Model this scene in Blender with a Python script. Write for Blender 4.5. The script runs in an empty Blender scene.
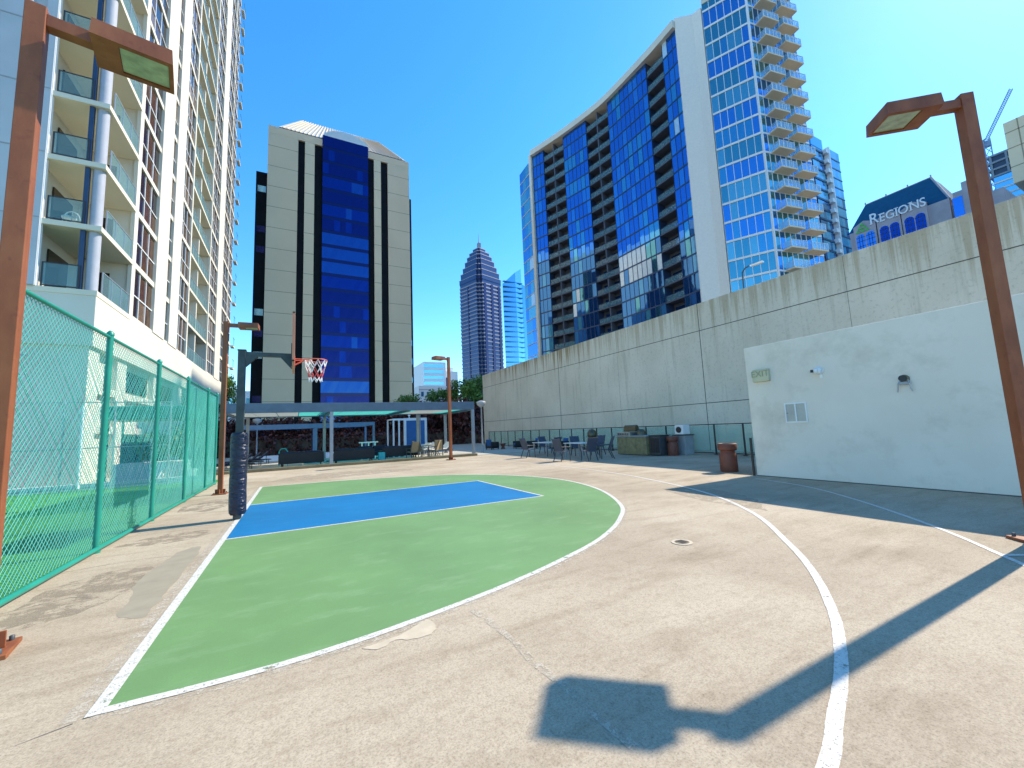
import bpy, math, random
from mathutils import Vector, Matrix
random.seed(7)
R = math.radians
scene = bpy.context.scene
col = scene.collection

# ------------------------------------------------------------------ camera frame (measured from the photograph's vanishing points)
FPX = 405.0
CAMH = 1.6
vY = Vector((-217.0, 54.0, FPX)).normalized()
vZ = vY.cross(Vector((1, -0.043, 0))).normalized()
if vZ.y > 0: vZ = -vZ
vX = vY.cross(vZ)
if vX.x < 0: vX = -vX
def ray(px, py):
    v = Vector((px-512, py-384, FPX))
    return Vector((v.dot(vX), v.dot(vY), v.dot(vZ)))
EYE = Vector((0, 0, CAMH))
def gnd(px, py, z=0.0):
    r = ray(px, py); return EYE + r*((z-CAMH)/r.z)
def on_x(px, py, X):
    r = ray(px, py); return EYE + r*(X/r.x)
def on_y(px, py, Y):
    r = ray(px, py); return EYE + r*(Y/r.y)

cam_d = bpy.data.cameras.new('camera'); cam = bpy.data.objects.new('camera', cam_d); col.objects.link(cam)
right = Vector((vX.x, vY.x, vZ.x)); up = -Vector((vX.y, vY.y, vZ.y)); back = -Vector((vX.z, vY.z, vZ.z))
m = Matrix((right, up, back)).transposed().to_4x4(); m.translation = EYE
cam.matrix_world = m
cam_d.sensor_width = 36.0; cam_d.lens = FPX*36/1024; cam_d.clip_start = 0.05; cam_d.clip_end = 6000
scene.camera = cam

# ------------------------------------------------------------------ world and sun
SUN_EL, SUN_AZ = 44.6, 90.6      # azimuth clockwise from +Y
w = bpy.data.worlds.new('World'); scene.world = w; w.use_nodes = True
nt = w.node_tree; bg = nt.nodes['Background']
sky = nt.nodes.new('ShaderNodeTexSky'); sky.sky_type = 'NISHITA'; sky.sun_disc = False
sky.sun_elevation = R(SUN_EL); sky.sun_rotation = R(SUN_AZ)
sky.ozone_density = 3.5; sky.dust_density = 0.15; sky.air_density = 1.0; sky.altitude = 200
hs = nt.nodes.new('ShaderNodeHueSaturation'); hs.inputs['Hue'].default_value = 0.495; hs.inputs['Saturation'].default_value = 1.3; hs.inputs['Value'].default_value = 1.0
nt.links.new(sky.outputs[0], hs.inputs['Color']); nt.links.new(hs.outputs[0], bg.inputs['Color'])
bg.inputs['Strength'].default_value = 0.15
sd = bpy.data.lights.new('sun', 'SUN'); sd.energy = 3.0; sd.angle = R(0.5); sd.color = (1.0, 0.92, 0.79)
so = bpy.data.objects.new('sun', sd); col.objects.link(so)
sdir = Vector((math.sin(R(SUN_AZ))*math.cos(R(SUN_EL)), math.cos(R(SUN_AZ))*math.cos(R(SUN_EL)), math.sin(R(SUN_EL))))
so.rotation_euler = sdir.to_track_quat('Z', 'Y').to_euler(); so.location = sdir*60
scene.view_settings.view_transform = 'Standard'; scene.view_settings.look = 'None'
scene.view_settings.exposure = 1.28; scene.view_settings.gamma = 1.0
scene.render.engine = 'CYCLES'

# ------------------------------------------------------------------ materials
class NT:
    def __init__(s, name):
        s.m = bpy.data.materials.new(name); s.m.use_nodes = True; s.t = s.m.node_tree
        s.b = s.t.nodes['Principled BSDF']; s.out = s.t.nodes['Material Output']
        s.tc = s.t.nodes.new('ShaderNodeTexCoord')
    def n(s, typ, **k):
        nd = s.t.nodes.new(typ)
        for a, b in k.items(): setattr(nd, a, b)
        return nd
    def l(s, a, b): s.t.links.new(a, b)
    def mapping(s, scale=(1,1,1), rot=(0,0,0)):
        mp = s.n('ShaderNodeMapping'); mp.inputs['Scale'].default_value = scale; mp.inputs['Rotation'].default_value = rot
        s.l(s.tc.outputs['Object'], mp.inputs[0]); return mp.outputs[0]
    def noise(s, scale, detail=4, vec=None, rough=0.55):
        nd = s.n('ShaderNodeTexNoise'); nd.inputs['Scale'].default_value = scale; nd.inputs['Detail'].default_value = detail
        nd.inputs['Roughness'].default_value = rough
        s.l(vec if vec else s.tc.outputs['Object'], nd.inputs['Vector']); return nd.outputs['Fac']
    def ramp(s, fac, stops):
        r = s.n('ShaderNodeValToRGB'); e = r.color_ramp.elements
        while len(e) < len(stops): e.new(0.5)
        for i, (p, c) in enumerate(stops):
            e[i].position = p; e[i].color = (*c, 1) if len(c) == 3 else c
        s.l(fac, r.inputs[0]); return r.outputs[0]
    def mix(s, fac, a, b, mode='MIX'):
        x = s.n('ShaderNodeMix'); x.data_type = 'RGBA'; x.blend_type = mode
        for sock, v in ((x.inputs[0], fac), (x.inputs[6], a), (x.inputs[7], b)):
            if isinstance(v, (int, float)): sock.default_value = v
            elif isinstance(v, tuple): sock.default_value = (*v, 1) if len(v) == 3 else v
            else: s.l(v, sock)
        return x.outputs[2]
    def math(s, op, a, b=0.0):
        x = s.n('ShaderNodeMath'); x.operation = op
        for sock, v in ((x.inputs[0], a), (x.inputs[1], b)):
            if isinstance(v, (int, float)): sock.default_value = v
            else: s.l(v, sock)
        return x.outputs[0]
    def holes(s, mask):
        t = s.n('ShaderNodeBsdfTransparent'); mx = s.n('ShaderNodeMixShader')
        s.l(mask, mx.inputs[0]); s.l(t.outputs[0], mx.inputs[1]); s.l(s.b.outputs[0], mx.inputs[2]); s.l(mx.outputs[0], s.out.inputs['Surface'])
    def bump(s, h, strength=0.3, dist=0.02):
        b = s.n('ShaderNodeBump'); b.inputs['Strength'].default_value = strength; b.inputs['Distance'].default_value = dist
        s.l(h, b.inputs['Height']); s.l(b.outputs[0], s.b.inputs['Normal'])
    def col(s, c):
        if isinstance(c, tuple): s.b.inputs['Base Color'].default_value = (*c, 1)
        else: s.l(c, s.b.inputs['Base Color'])
    def rough(s, r, metal=0.0, spec=None):
        s.b.inputs['Roughness'].default_value = r; s.b.inputs['Metallic'].default_value = metal
        if spec is not None: s.b.inputs['Specular IOR Level'].default_value = spec
        return s

def sc(c, k): return tuple(min(1, x*k) for x in c)
def plain(name, c, rough=0.6, metal=0.0, var=0.12, scale=3.0, bump=0.0, spec=None):
    n = NT(name)
    n.col(n.ramp(n.noise(scale, 5), [(0.3, sc(c, 1-var)), (0.7, sc(c, 1+var))]))
    n.rough(rough, metal, spec)
    if bump: n.bump(n.noise(scale*12, 3), bump, 0.01)
    return n.m

def mat_deck(name, ca, cb, cc):
    n = NT(name)
    big = n.ramp(n.noise(0.32, 6, rough=0.6), [(0.32, ca), (0.52, cb), (0.72, cc)])
    st = n.noise(1.6, 6, n.mapping((0.35, 1.5, 1), (0, 0, R(18))), 0.65)
    c = n.mix(0.6, big, n.ramp(st, [(0.28, (0.60, 0.56, 0.50)), (0.5, (1, 1, 1)), (0.75, (1.0, 1.0, 1.0))]), 'MULTIPLY')
    fine = n.noise(75, 4, rough=0.85)
    c = n.mix(0.85, c, n.ramp(fine, [(0.34, (0.48, 0.45, 0.42)), (0.48, (0.92, 0.91, 0.90)), (0.6, (1.08, 1.08, 1.08))]), 'MULTIPLY')
    mot = n.noise(24, 4, rough=0.7)
    c = n.mix(0.6, c, n.ramp(mot, [(0.33, (0.72, 0.70, 0.67)), (0.5, (1, 1, 1)), (0.7, (1.1, 1.1, 1.08))]), 'MULTIPLY')
    mid = n.noise(6.5, 7, rough=0.75)
    c = n.mix(0.6, c, n.ramp(mid, [(0.30, (0.72, 0.69, 0.64)), (0.48, (1, 1, 1)), (0.8, (1, 1, 1))]), 'MULTIPLY')
    n.col(c); n.rough(0.9, 0, 0.25); n.bump(n.mix(0.5, fine, mid), 0.35, 0.006)
    return n.m

def mat_paint(name, c, worn):
    n = NT(name)
    a = n.ramp(n.noise(0.55, 7, rough=0.62), [(0.3, sc(c, 0.86)), (0.7, sc(c, 1.12))])
    s = n.noise(2.3, 8, n.mapping((0.6, 1.4, 1), (0, 0, R(-20))), 0.72)
    a = n.mix(n.math('MULTIPLY', n.ramp(s, [(0.52, (0, 0, 0)), (0.75, (1, 1, 1))]), 0.5), a, worn)
    p = n.noise(19, 5, rough=0.8)
    a = n.mix(n.math('MULTIPLY', n.ramp(p, [(0.66, (0, 0, 0)), (0.74, (1, 1, 1))]), 0.35), a, sc(worn, 1.3))
    f = n.noise(95, 2)
    a = n.mix(0.35, a, n.ramp(f, [(0.3, (0.75, 0.75, 0.75)), (0.6, (1, 1, 1))]), 'MULTIPLY')
    n.col(a); n.rough(0.62, 0, 0.4); n.bump(f, 0.2, 0.004)
    w1 = n.ramp(n.noise(3.1, 9, rough=0.78), [(0.285, (0, 0, 0)), (0.31, (1, 1, 1))])
    w2 = n.ramp(n.noise(34, 6, rough=0.8), [(0.275, (0.2, 0.2, 0.2)), (0.32, (1, 1, 1))])
    n.holes(n.mix(1.0, w1, w2, 'MULTIPLY'))
    return n.m

def mat_line(name='court_line_paint'):
    n = NT(name)
    p = n.noise(28, 5, rough=0.8)
    n.col(n.ramp(p, [(0.33, (0.42, 0.35, 0.26)), (0.46, (0.60, 0.56, 0.49)), (0.8, (0.68, 0.65, 0.58))])); n.rough(0.6)
    w1 = n.ramp(n.noise(5, 8, rough=0.8), [(0.36, (0.1, 0.1, 0.1)), (0.42, (1, 1, 1))])
    w2 = n.ramp(n.noise(55, 5, rough=0.8), [(0.37, (0, 0, 0)), (0.43, (1, 1, 1))])
    n.holes(n.mix(1.0, w1, w2, 'MULTIPLY'))
    return n.m

def mat_scuff(name, c, sc1=9, thr=0.45):
    n = NT(name); n.col(n.ramp(n.noise(20, 4), [(0.3, sc(c, 0.85)), (0.7, sc(c, 1.1))])); n.rough(0.85)
    n.holes(n.mix(1.0, n.ramp(n.noise(sc1, 8, rough=0.8), [(thr, (0, 0, 0)), (thr+0.08, (0.85, 0.85, 0.85))]), n.ramp(n.noise(70, 4), [(0.35, (0.3, 0.3, 0.3)), (0.5, (1, 1, 1))]), 'MULTIPLY'))
    return n.m

def mat_cwall():
    n = NT('weathered_board_concrete')
    a = n.ramp(n.noise(0.35, 6), [(0.3, (0.62, 0.55, 0.43)), (0.7, (0.74, 0.67, 0.54))])
    drip = n.noise(1.0, 6, n.mapping((1, 2.2, 0.13)), 0.7)
    a = n.mix(0.6, a, n.ramp(drip, [(0.34, (0.70, 0.70, 0.67)), (0.46, (1, 1, 1)), (0.8, (1, 1, 1))]), 'MULTIPLY')
    pit = n.noise(7, 8, rough=0.8)
    a = n.mix(0.8, a, n.ramp(pit, [(0.30, (0.55, 0.54, 0.52)), (0.47, (1, 1, 1)), (0.7, (1.0, 1.0, 1.0))]), 'MULTIPLY')
    # rain stains running down from the coping
    sx = n.n('ShaderNodeSeparateXYZ'); n.l(n.tc.outputs['Object'], sx.inputs[0])
    d = n.math('SUBTRACT', 7.95, sx.outputs['Z'])
    reach = n.math('MULTIPLY', n.noise(1.0, 5, n.mapping((0.2, 2.3, 0.02)), 0.75), 6.5)
    reach = n.math('SUBTRACT', reach, 2.75)
    k = n.math('SUBTRACT', reach, n.math('MULTIPLY', d, 0.55))
    k = n.ramp(k, [(0.0, (0, 0, 0)), (0.7, (0.8, 0.8, 0.8))])
    mr = n.n('ShaderNodeMapRange'); mr.inputs['From Min'].default_value = 4; mr.inputs['From Max'].default_value = 40; n.l(sx.outputs['Y'], mr.inputs['Value'])
    zone = n.ramp(mr.outputs[0], [(0.0, (0.55, 0.55, 0.55)), (0.24, (0.5, 0.5, 0.5)), (0.34, (1, 1, 1)), (0.62, (1, 1, 1)), (0.8, (0.3, 0.3, 0.3))])
    k = n.mix(1.0, k, zone, 'MULTIPLY')
    a = n.mix(k, a, (0.27, 0.18, 0.065))
    n.col(a); n.rough(0.9, 0, 0.2); n.bump(pit, 0.5, 0.02)
    return n.m

def mat_white_wall():
    n = NT('off_white_stucco')
    a = n.ramp(n.noise(0.5, 6), [(0.3, (0.72, 0.65, 0.54)), (0.7, (0.82, 0.75, 0.64))])
    b = n.noise(0.9, 7, n.mapping((1, 0.8, 0.9)), 0.7)
    a = n.mix(0.75, a, n.ramp(b, [(0.30, (0.74, 0.73, 0.69)), (0.50, (1, 1, 1)), (0.8, (1, 1, 1))]), 'MULTIPLY')
    n.col(a); n.rough(0.8, 0, 0.2); n.bump(n.noise(60, 4), 0.25, 0.005)
    return n.m

def mat_rust():
    n = NT('oxidised_brown_steel')
    a = n.ramp(n.noise(3.0, 7, n.mapping((1, 1, 0.35)), 0.65), [(0.3, (0.17, 0.045, 0.016)), (0.55, (0.27, 0.085, 0.03)), (0.75, (0.34, 0.13, 0.05))])
    a = n.mix(n.math('MULTIPLY', n.ramp(n.noise(9, 4), [(0.62, (0, 0, 0)), (0.72, (1, 1, 1))]), 0.5), a, (0.16, 0.035, 0.02))
    n.col(a); n.rough(0.55, 0, 0.4); n.bump(n.noise(60, 3), 0.15, 0.003)
    return n.m

def mirror(name, c, rough=0.03, metal=0.85, wav=0.02):
    n = NT(name); n.col(c); n.rough(rough, metal)
    n.bump(n.noise(0.35, 2), wav, 0.5)
    return n.m

def glassy(name, tint, alpha=0.35, rough=0.05, diff=(0.5, 0.6, 0.58)):
    n = NT(name)
    t = n.n('ShaderNodeBsdfTransparent'); t.inputs[0].default_value = (*tint, 1)
    n.col(diff); n.rough(rough, 0, 0.8)
    mx = n.n('ShaderNodeMixShader'); mx.inputs[0].default_value = alpha
    n.l(t.outputs[0], mx.inputs[1]); n.l(n.b.outputs[0], mx.inputs[2]); n.l(mx.outputs[0], n.out.inputs['Surface'])
    return n.m

def translucent(name, c, c2):
    n = NT(name); n.col(c2); n.rough(0.4)
    t = n.n('ShaderNodeBsdfTranslucent'); t.inputs[0].default_value = (*c, 1)
    mx = n.n('ShaderNodeMixShader'); mx.inputs[0].default_value = 0.2
    n.l(t.outputs[0], mx.inputs[1]); n.l(n.b.outputs[0], mx.inputs[2]); n.l(mx.outputs[0], n.out.inputs['Surface'])
    return n.m

def leafmat(name, c1, c2):
    n = NT(name)
    oi = n.n('ShaderNodeNewGeometry')
    n.col(n.ramp(oi.outputs['Random Per Island'], [(0.0, c1), (1.0, c2)])); n.rough(0.55)
    return n.m

M = {}
M['deck'] = mat_deck('court_concrete', (0.355, 0.28, 0.195), (0.455, 0.37, 0.265), (0.535, 0.445, 0.33))
M['pool_deck'] = plain('pool_deck_concrete', (0.42, 0.38, 0.31), 0.85, var=0.15, scale=1.2)
M['patch'] = plain('patch_repair', (0.29, 0.245, 0.17), 0.9, var=0.1, scale=4, bump=0.2)
M['pale'] = plain('pale_spill', (0.50, 0.41, 0.29), 0.85, var=0.1, scale=8, bump=0.2)
M['green'] = mat_paint('green_acrylic', (0.145, 0.265, 0.095), (0.27, 0.38, 0.20))
M['blue'] = mat_paint('blue_acrylic', (0.0015, 0.145, 0.335), (0.02, 0.21, 0.40))
M['line'] = mat_line()
M['scuff'] = mat_scuff('worn_pale_scuff', (0.52, 0.44, 0.33))
M['dirt'] = mat_scuff('dark_grime', (0.30, 0.235, 0.16), 3.0, 0.47)
M['puddle'] = mat_scuff('puddle_edge_stain', (0.40, 0.32, 0.225), 2.2, 0.44)
M['cwall'] = mat_cwall()
M['groove'] = plain('dark_joint_gap', (0.10, 0.095, 0.085), 0.9)  # dark tone of wall joints, slab cracks and the wall foot line
M['wwall'] = mat_white_wall()
M['rust'] = mat_rust()
M['rust_flat'] = plain('rust_red_bin', (0.17, 0.05, 0.028), 0.6, var=0.2, scale=6, bump=0.1)
M['lens'] = plain('frosted_lamp_lens', (0.36, 0.40, 0.26), 0.25, var=0.25, scale=9)
M['fence'] = plain('green_vinyl_coating', (0.012, 0.24, 0.17), 0.4, var=0.15, scale=2)
M['wire'] = plain('green_wire_coating', (0.06, 0.42, 0.34), 0.4, var=0.1, scale=2)
M['steel'] = plain('galvanised_steel', (0.42, 0.45, 0.47), 0.45, 0.6, var=0.1)
M['black'] = plain('black_powder_coat', (0.02, 0.021, 0.024), 0.45)
M['char'] = plain('charcoal_metal', (0.06, 0.065, 0.07), 0.5)
M['pole_dk'] = plain('weathered_dark_pole', (0.035, 0.05, 0.05), 0.45, var=0.35, scale=5)
def padmat():
    n = NT('navy_vinyl_padding')
    n.col(n.ramp(n.noise(2.0, 5, n.mapping((1, 1, 3))), [(0.3, (0.008, 0.010, 0.022)), (0.7, (0.018, 0.024, 0.055))])); n.rough(0.28, 0, 0.5)
    n.bump(n.noise(3.2, 4, n.mapping((1.6, 1.6, 5.0)), 0.5), 1.0, 0.05); return n.m
M['pad'] = padmat()
M['orange'] = plain('orange_red_paint', (0.75, 0.13, 0.06), 0.45)
M['salmon'] = plain('faded_orange_edge', (0.70, 0.24, 0.13), 0.5)
M['board'] = plain('backboard_panel', (0.62, 0.62, 0.60), 0.35)
M['soff_tan'] = plain('warm_tan_soffit', (0.78, 0.60, 0.38), 0.8, var=0.04)
M['col_grey'] = plain('grey_column_paint', (0.36, 0.37, 0.41), 0.7, var=0.06)
M['pier'] = plain('warm_white_pier', (0.80, 0.73, 0.63), 0.75, var=0.04)
M['t2a'] = plain('sky_blue_spandrel_glass', (0.07, 0.34, 0.52), 0.15, 0.2, var=0.1)
M['t2b'] = plain('pale_sky_blue_glass', (0.12, 0.44, 0.62), 0.15, 0.2, var=0.1)
M['white'] = plain('white_paint', (0.78, 0.78, 0.76), 0.5, var=0.04)
M['net_w'] = plain('white_net_cord', (0.80, 0.78, 0.78), 0.8, var=0.05)
M['net_r'] = plain('red_net_cord', (0.62, 0.08, 0.08), 0.8, var=0.05)
def turfmat():
    n = NT('artificial_turf')
    a = n.ramp(n.noise(0.8, 5), [(0.3, (0.03, 0.20, 0.035)), (0.7, (0.07, 0.33, 0.06))])
    a = n.mix(0.6, a, n.ramp(n.noise(60, 3), [(0.3, (0.5, 0.5, 0.5)), (0.6, (1, 1, 1))]), 'MULTIPLY')
    n.col(a); n.rough(0.9); n.bump(n.noise(120, 2), 0.6, 0.01); return n.m
M['turf'] = turfmat()
M['cityground'] = plain('city_asphalt', (0.10, 0.10, 0.10), 0.9, scale=0.02)
M['render_w'] = plain('cream_render', (0.64, 0.59, 0.48), 0.75, var=0.05, scale=0.4)
M['render_soffit'] = plain('soffit_cream', (0.66, 0.60, 0.46), 0.8, var=0.04, scale=0.4)
M['render_b'] = plain('shade_tinted_panel', (0.44, 0.46, 0.47), 0.75, var=0.07, scale=0.5)  # blue-grey base carries the cream tower's side shade; roof plant shares it
M['brz'] = plain('bronze_glass', (0.085, 0.042, 0.014), 0.14, var=0.3, spec=0.35)
M['brz2'] = plain('dark_bronze_glass', (0.03, 0.02, 0.012), 0.12, var=0.3, spec=0.5)
M['brz3'] = plain('blind_behind_bronze_glass', (0.16, 0.10, 0.05), 0.2, var=0.2)
M['bluea'] = mirror('deep_blue_glass', (0.045, 0.19, 0.54), 0.03)
M['blueb'] = mirror('mid_blue_glass', (0.07, 0.27, 0.60), 0.04)
M['bluec'] = mirror('teal_blue_glass', (0.09, 0.34, 0.52), 0.05)
M['blued'] = plain('curtained_glass', (0.55, 0.68, 0.74), 0.2, 0.3)
M['bluedk'] = mirror('spandrel_blue_glass', (0.025, 0.10, 0.30), 0.12)
M['mull'] = plain('dark_blue_mullion', (0.02, 0.045, 0.10), 0.4)
M['tealg'] = mirror('green_teal_glass', (0.11, 0.33, 0.39), 0.06)
M['tealg2'] = mirror('pale_teal_glass', (0.19, 0.43, 0.49), 0.12)
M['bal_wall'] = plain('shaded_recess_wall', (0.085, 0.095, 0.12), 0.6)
M['tan'] = plain('tan_precast', (0.72, 0.55, 0.36), 0.8, var=0.05, scale=0.15)
M['tan_l'] = plain('light_tan_precast', (0.76, 0.60, 0.39), 0.8, var=0.05, scale=0.15)
M['tan_j'] = plain('precast_joint', (0.33, 0.26, 0.16), 0.9)
M['dkstrip'] = plain('black_window_strip', (0.006, 0.006, 0.008), 0.5, var=0.4, scale=0.4, spec=0.1)
M['royal_a'] = mirror('royal_blue_glass', (0.004, 0.012, 0.12), 0.08, 0.7)
M['royal_b'] = mirror('bright_royal_glass', (0.005, 0.028, 0.19), 0.06, 0.8)
M['royal_c'] = mirror('lighter_royal_glass', (0.014, 0.07, 0.26), 0.08, 0.8)  # lightest tint among the royal blue window bands
M['royal_d'] = mirror('navy_spandrel_glass', (0.004, 0.008, 0.08), 0.15, 0.5)
M['metal_roof'] = plain('pale_standing_seam', (0.66, 0.65, 0.60), 0.4, 0.2, var=0.06)
M['violet'] = mirror('violet_granite_glass', (0.05, 0.07, 0.15), 0.2, 0.35)
M['violet_l'] = plain('rose_granite', (0.25, 0.23, 0.28), 0.5, 0.1)
M['violet_d'] = plain('dark_window_band', (0.03, 0.03, 0.10), 0.2, 0.3)
M['slate'] = plain('blue_slate_roof', (0.015, 0.085, 0.16), 0.8, spec=0.1, var= 0.1, scale=0.5)
M['stone'] = plain('grey_lilac_stone', (0.40, 0.35, 0.36), 0.8, scale=0.3)
M['logo'] = plain('bright_green_logo', (0.06, 0.50, 0.06), 0.5)
M['grey_beam'] = plain('blue_grey_beam_paint', (0.09, 0.135, 0.18), 0.5)
M['grey_beam2'] = plain('blue_frame_paint', (0.12, 0.22, 0.34), 0.5)
M['post'] = plain('brushed_grey_post', (0.30, 0.32, 0.34), 0.45, 0.3)
M['teal_roof'] = translucent('teal_polycarbonate', (0.30, 0.72, 0.66), (0.15, 0.45, 0.40))
M['white_roof'] = translucent('milky_polycarbonate', (0.55, 0.58, 0.55), (0.5, 0.5, 0.48))
M['navy'] = plain('navy_fabric', (0.012, 0.018, 0.05), 0.8)
M['wicker'] = plain('dark_wicker', (0.02, 0.018, 0.018), 0.7, bump=0.3, scale=8)
M['bluefab'] = plain('blue_cushion_fabric', (0.02, 0.10, 0.28), 0.85)
M['sling'] = plain('grey_mesh_sling', (0.05, 0.065, 0.10), 0.7)
M['tansling'] = plain('tan_mesh_sling', (0.33, 0.24, 0.13), 0.7)
M['palefab'] = plain('pale_lounger_fabric', (0.62, 0.60, 0.56), 0.8)
M['olive'] = plain('olive_stone_cladding', (0.26, 0.22, 0.11), 0.8, var=0.25, scale=5, bump=0.3)
M['ss'] = plain('stainless_steel', (0.55, 0.54, 0.50), 0.3, 0.9)
M['brasslid'] = plain('smoky_metal_lid', (0.12, 0.10, 0.06), 0.35, 0.6)
M['greycab'] = plain('grey_cabinet', (0.30, 0.32, 0.33), 0.6)
M['screen'] = plain('blue_fabric_screen', (0.015, 0.12, 0.33), 0.5)
M['railglass'] = glassy('pale_green_rail_glass', (0.85, 0.96, 0.93), 0.22, diff=(0.45, 0.60, 0.56))
M['balglass'] = glassy('balcony_glass', (0.82, 0.94, 0.94), 0.18, diff=(0.35, 0.55, 0.58))
M['clearglass'] = glassy('clear_balcony_glass', (0.85, 0.95, 1.0), 0.35, diff=(0.45, 0.65, 0.85))
M['tealscreen'] = glassy('teal_mesh_screen', (0.45, 0.85, 0.78), 0.5, 0.6, diff=(0.06, 0.42, 0.36))
M['signbox'] = plain('yellowed_plastic', (0.52, 0.50, 0.33), 0.5)
M['signtxt'] = plain('faded_letters', (0.34, 0.33, 0.20), 0.6)
M['redleaf'] = leafmat('burgundy_leaves', (0.03, 0.008, 0.006), (0.14, 0.03, 0.02))
M['gleaf'] = leafmat('green_leaves', (0.03, 0.10, 0.012), (0.14, 0.25, 0.03))
M['bark'] = plain('bark', (0.10, 0.07, 0.045), 0.9)
M['globe'] = plain('opal_globe', (0.38, 0.37, 0.35), 0.3)
M['kerb'] = plain('brown_deck_edge', (0.22, 0.17, 0.09), 0.8, var=0.2)
M['whitec'] = plain('white_concrete', (0.70, 0.70, 0.68), 0.8, var=0.05)
M['lowglass'] = mirror('pale_blue_band_glass', (0.22, 0.50, 0.66), 0.08)
M['iceglass'] = mirror('ice_blue_glass', (0.22, 0.50, 0.66), 0.08, 0.8)
M['pipe'] = plain('turquoise_plastic', (0.02, 0.42, 0.42), 0.5)
M['water'] = plain('pool_water', (0.05, 0.45, 0.50), 0.08)
M['constr'] = plain('raw_concrete_frame', (0.25, 0.30, 0.36), 0.8)
M['cranem'] = plain('crane_steel', (0.16, 0.25, 0.38), 0.6)
M['drain'] = plain('cast_iron_cover', (0.22, 0.17, 0.11), 0.6, var=0.3, scale=30)

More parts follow.
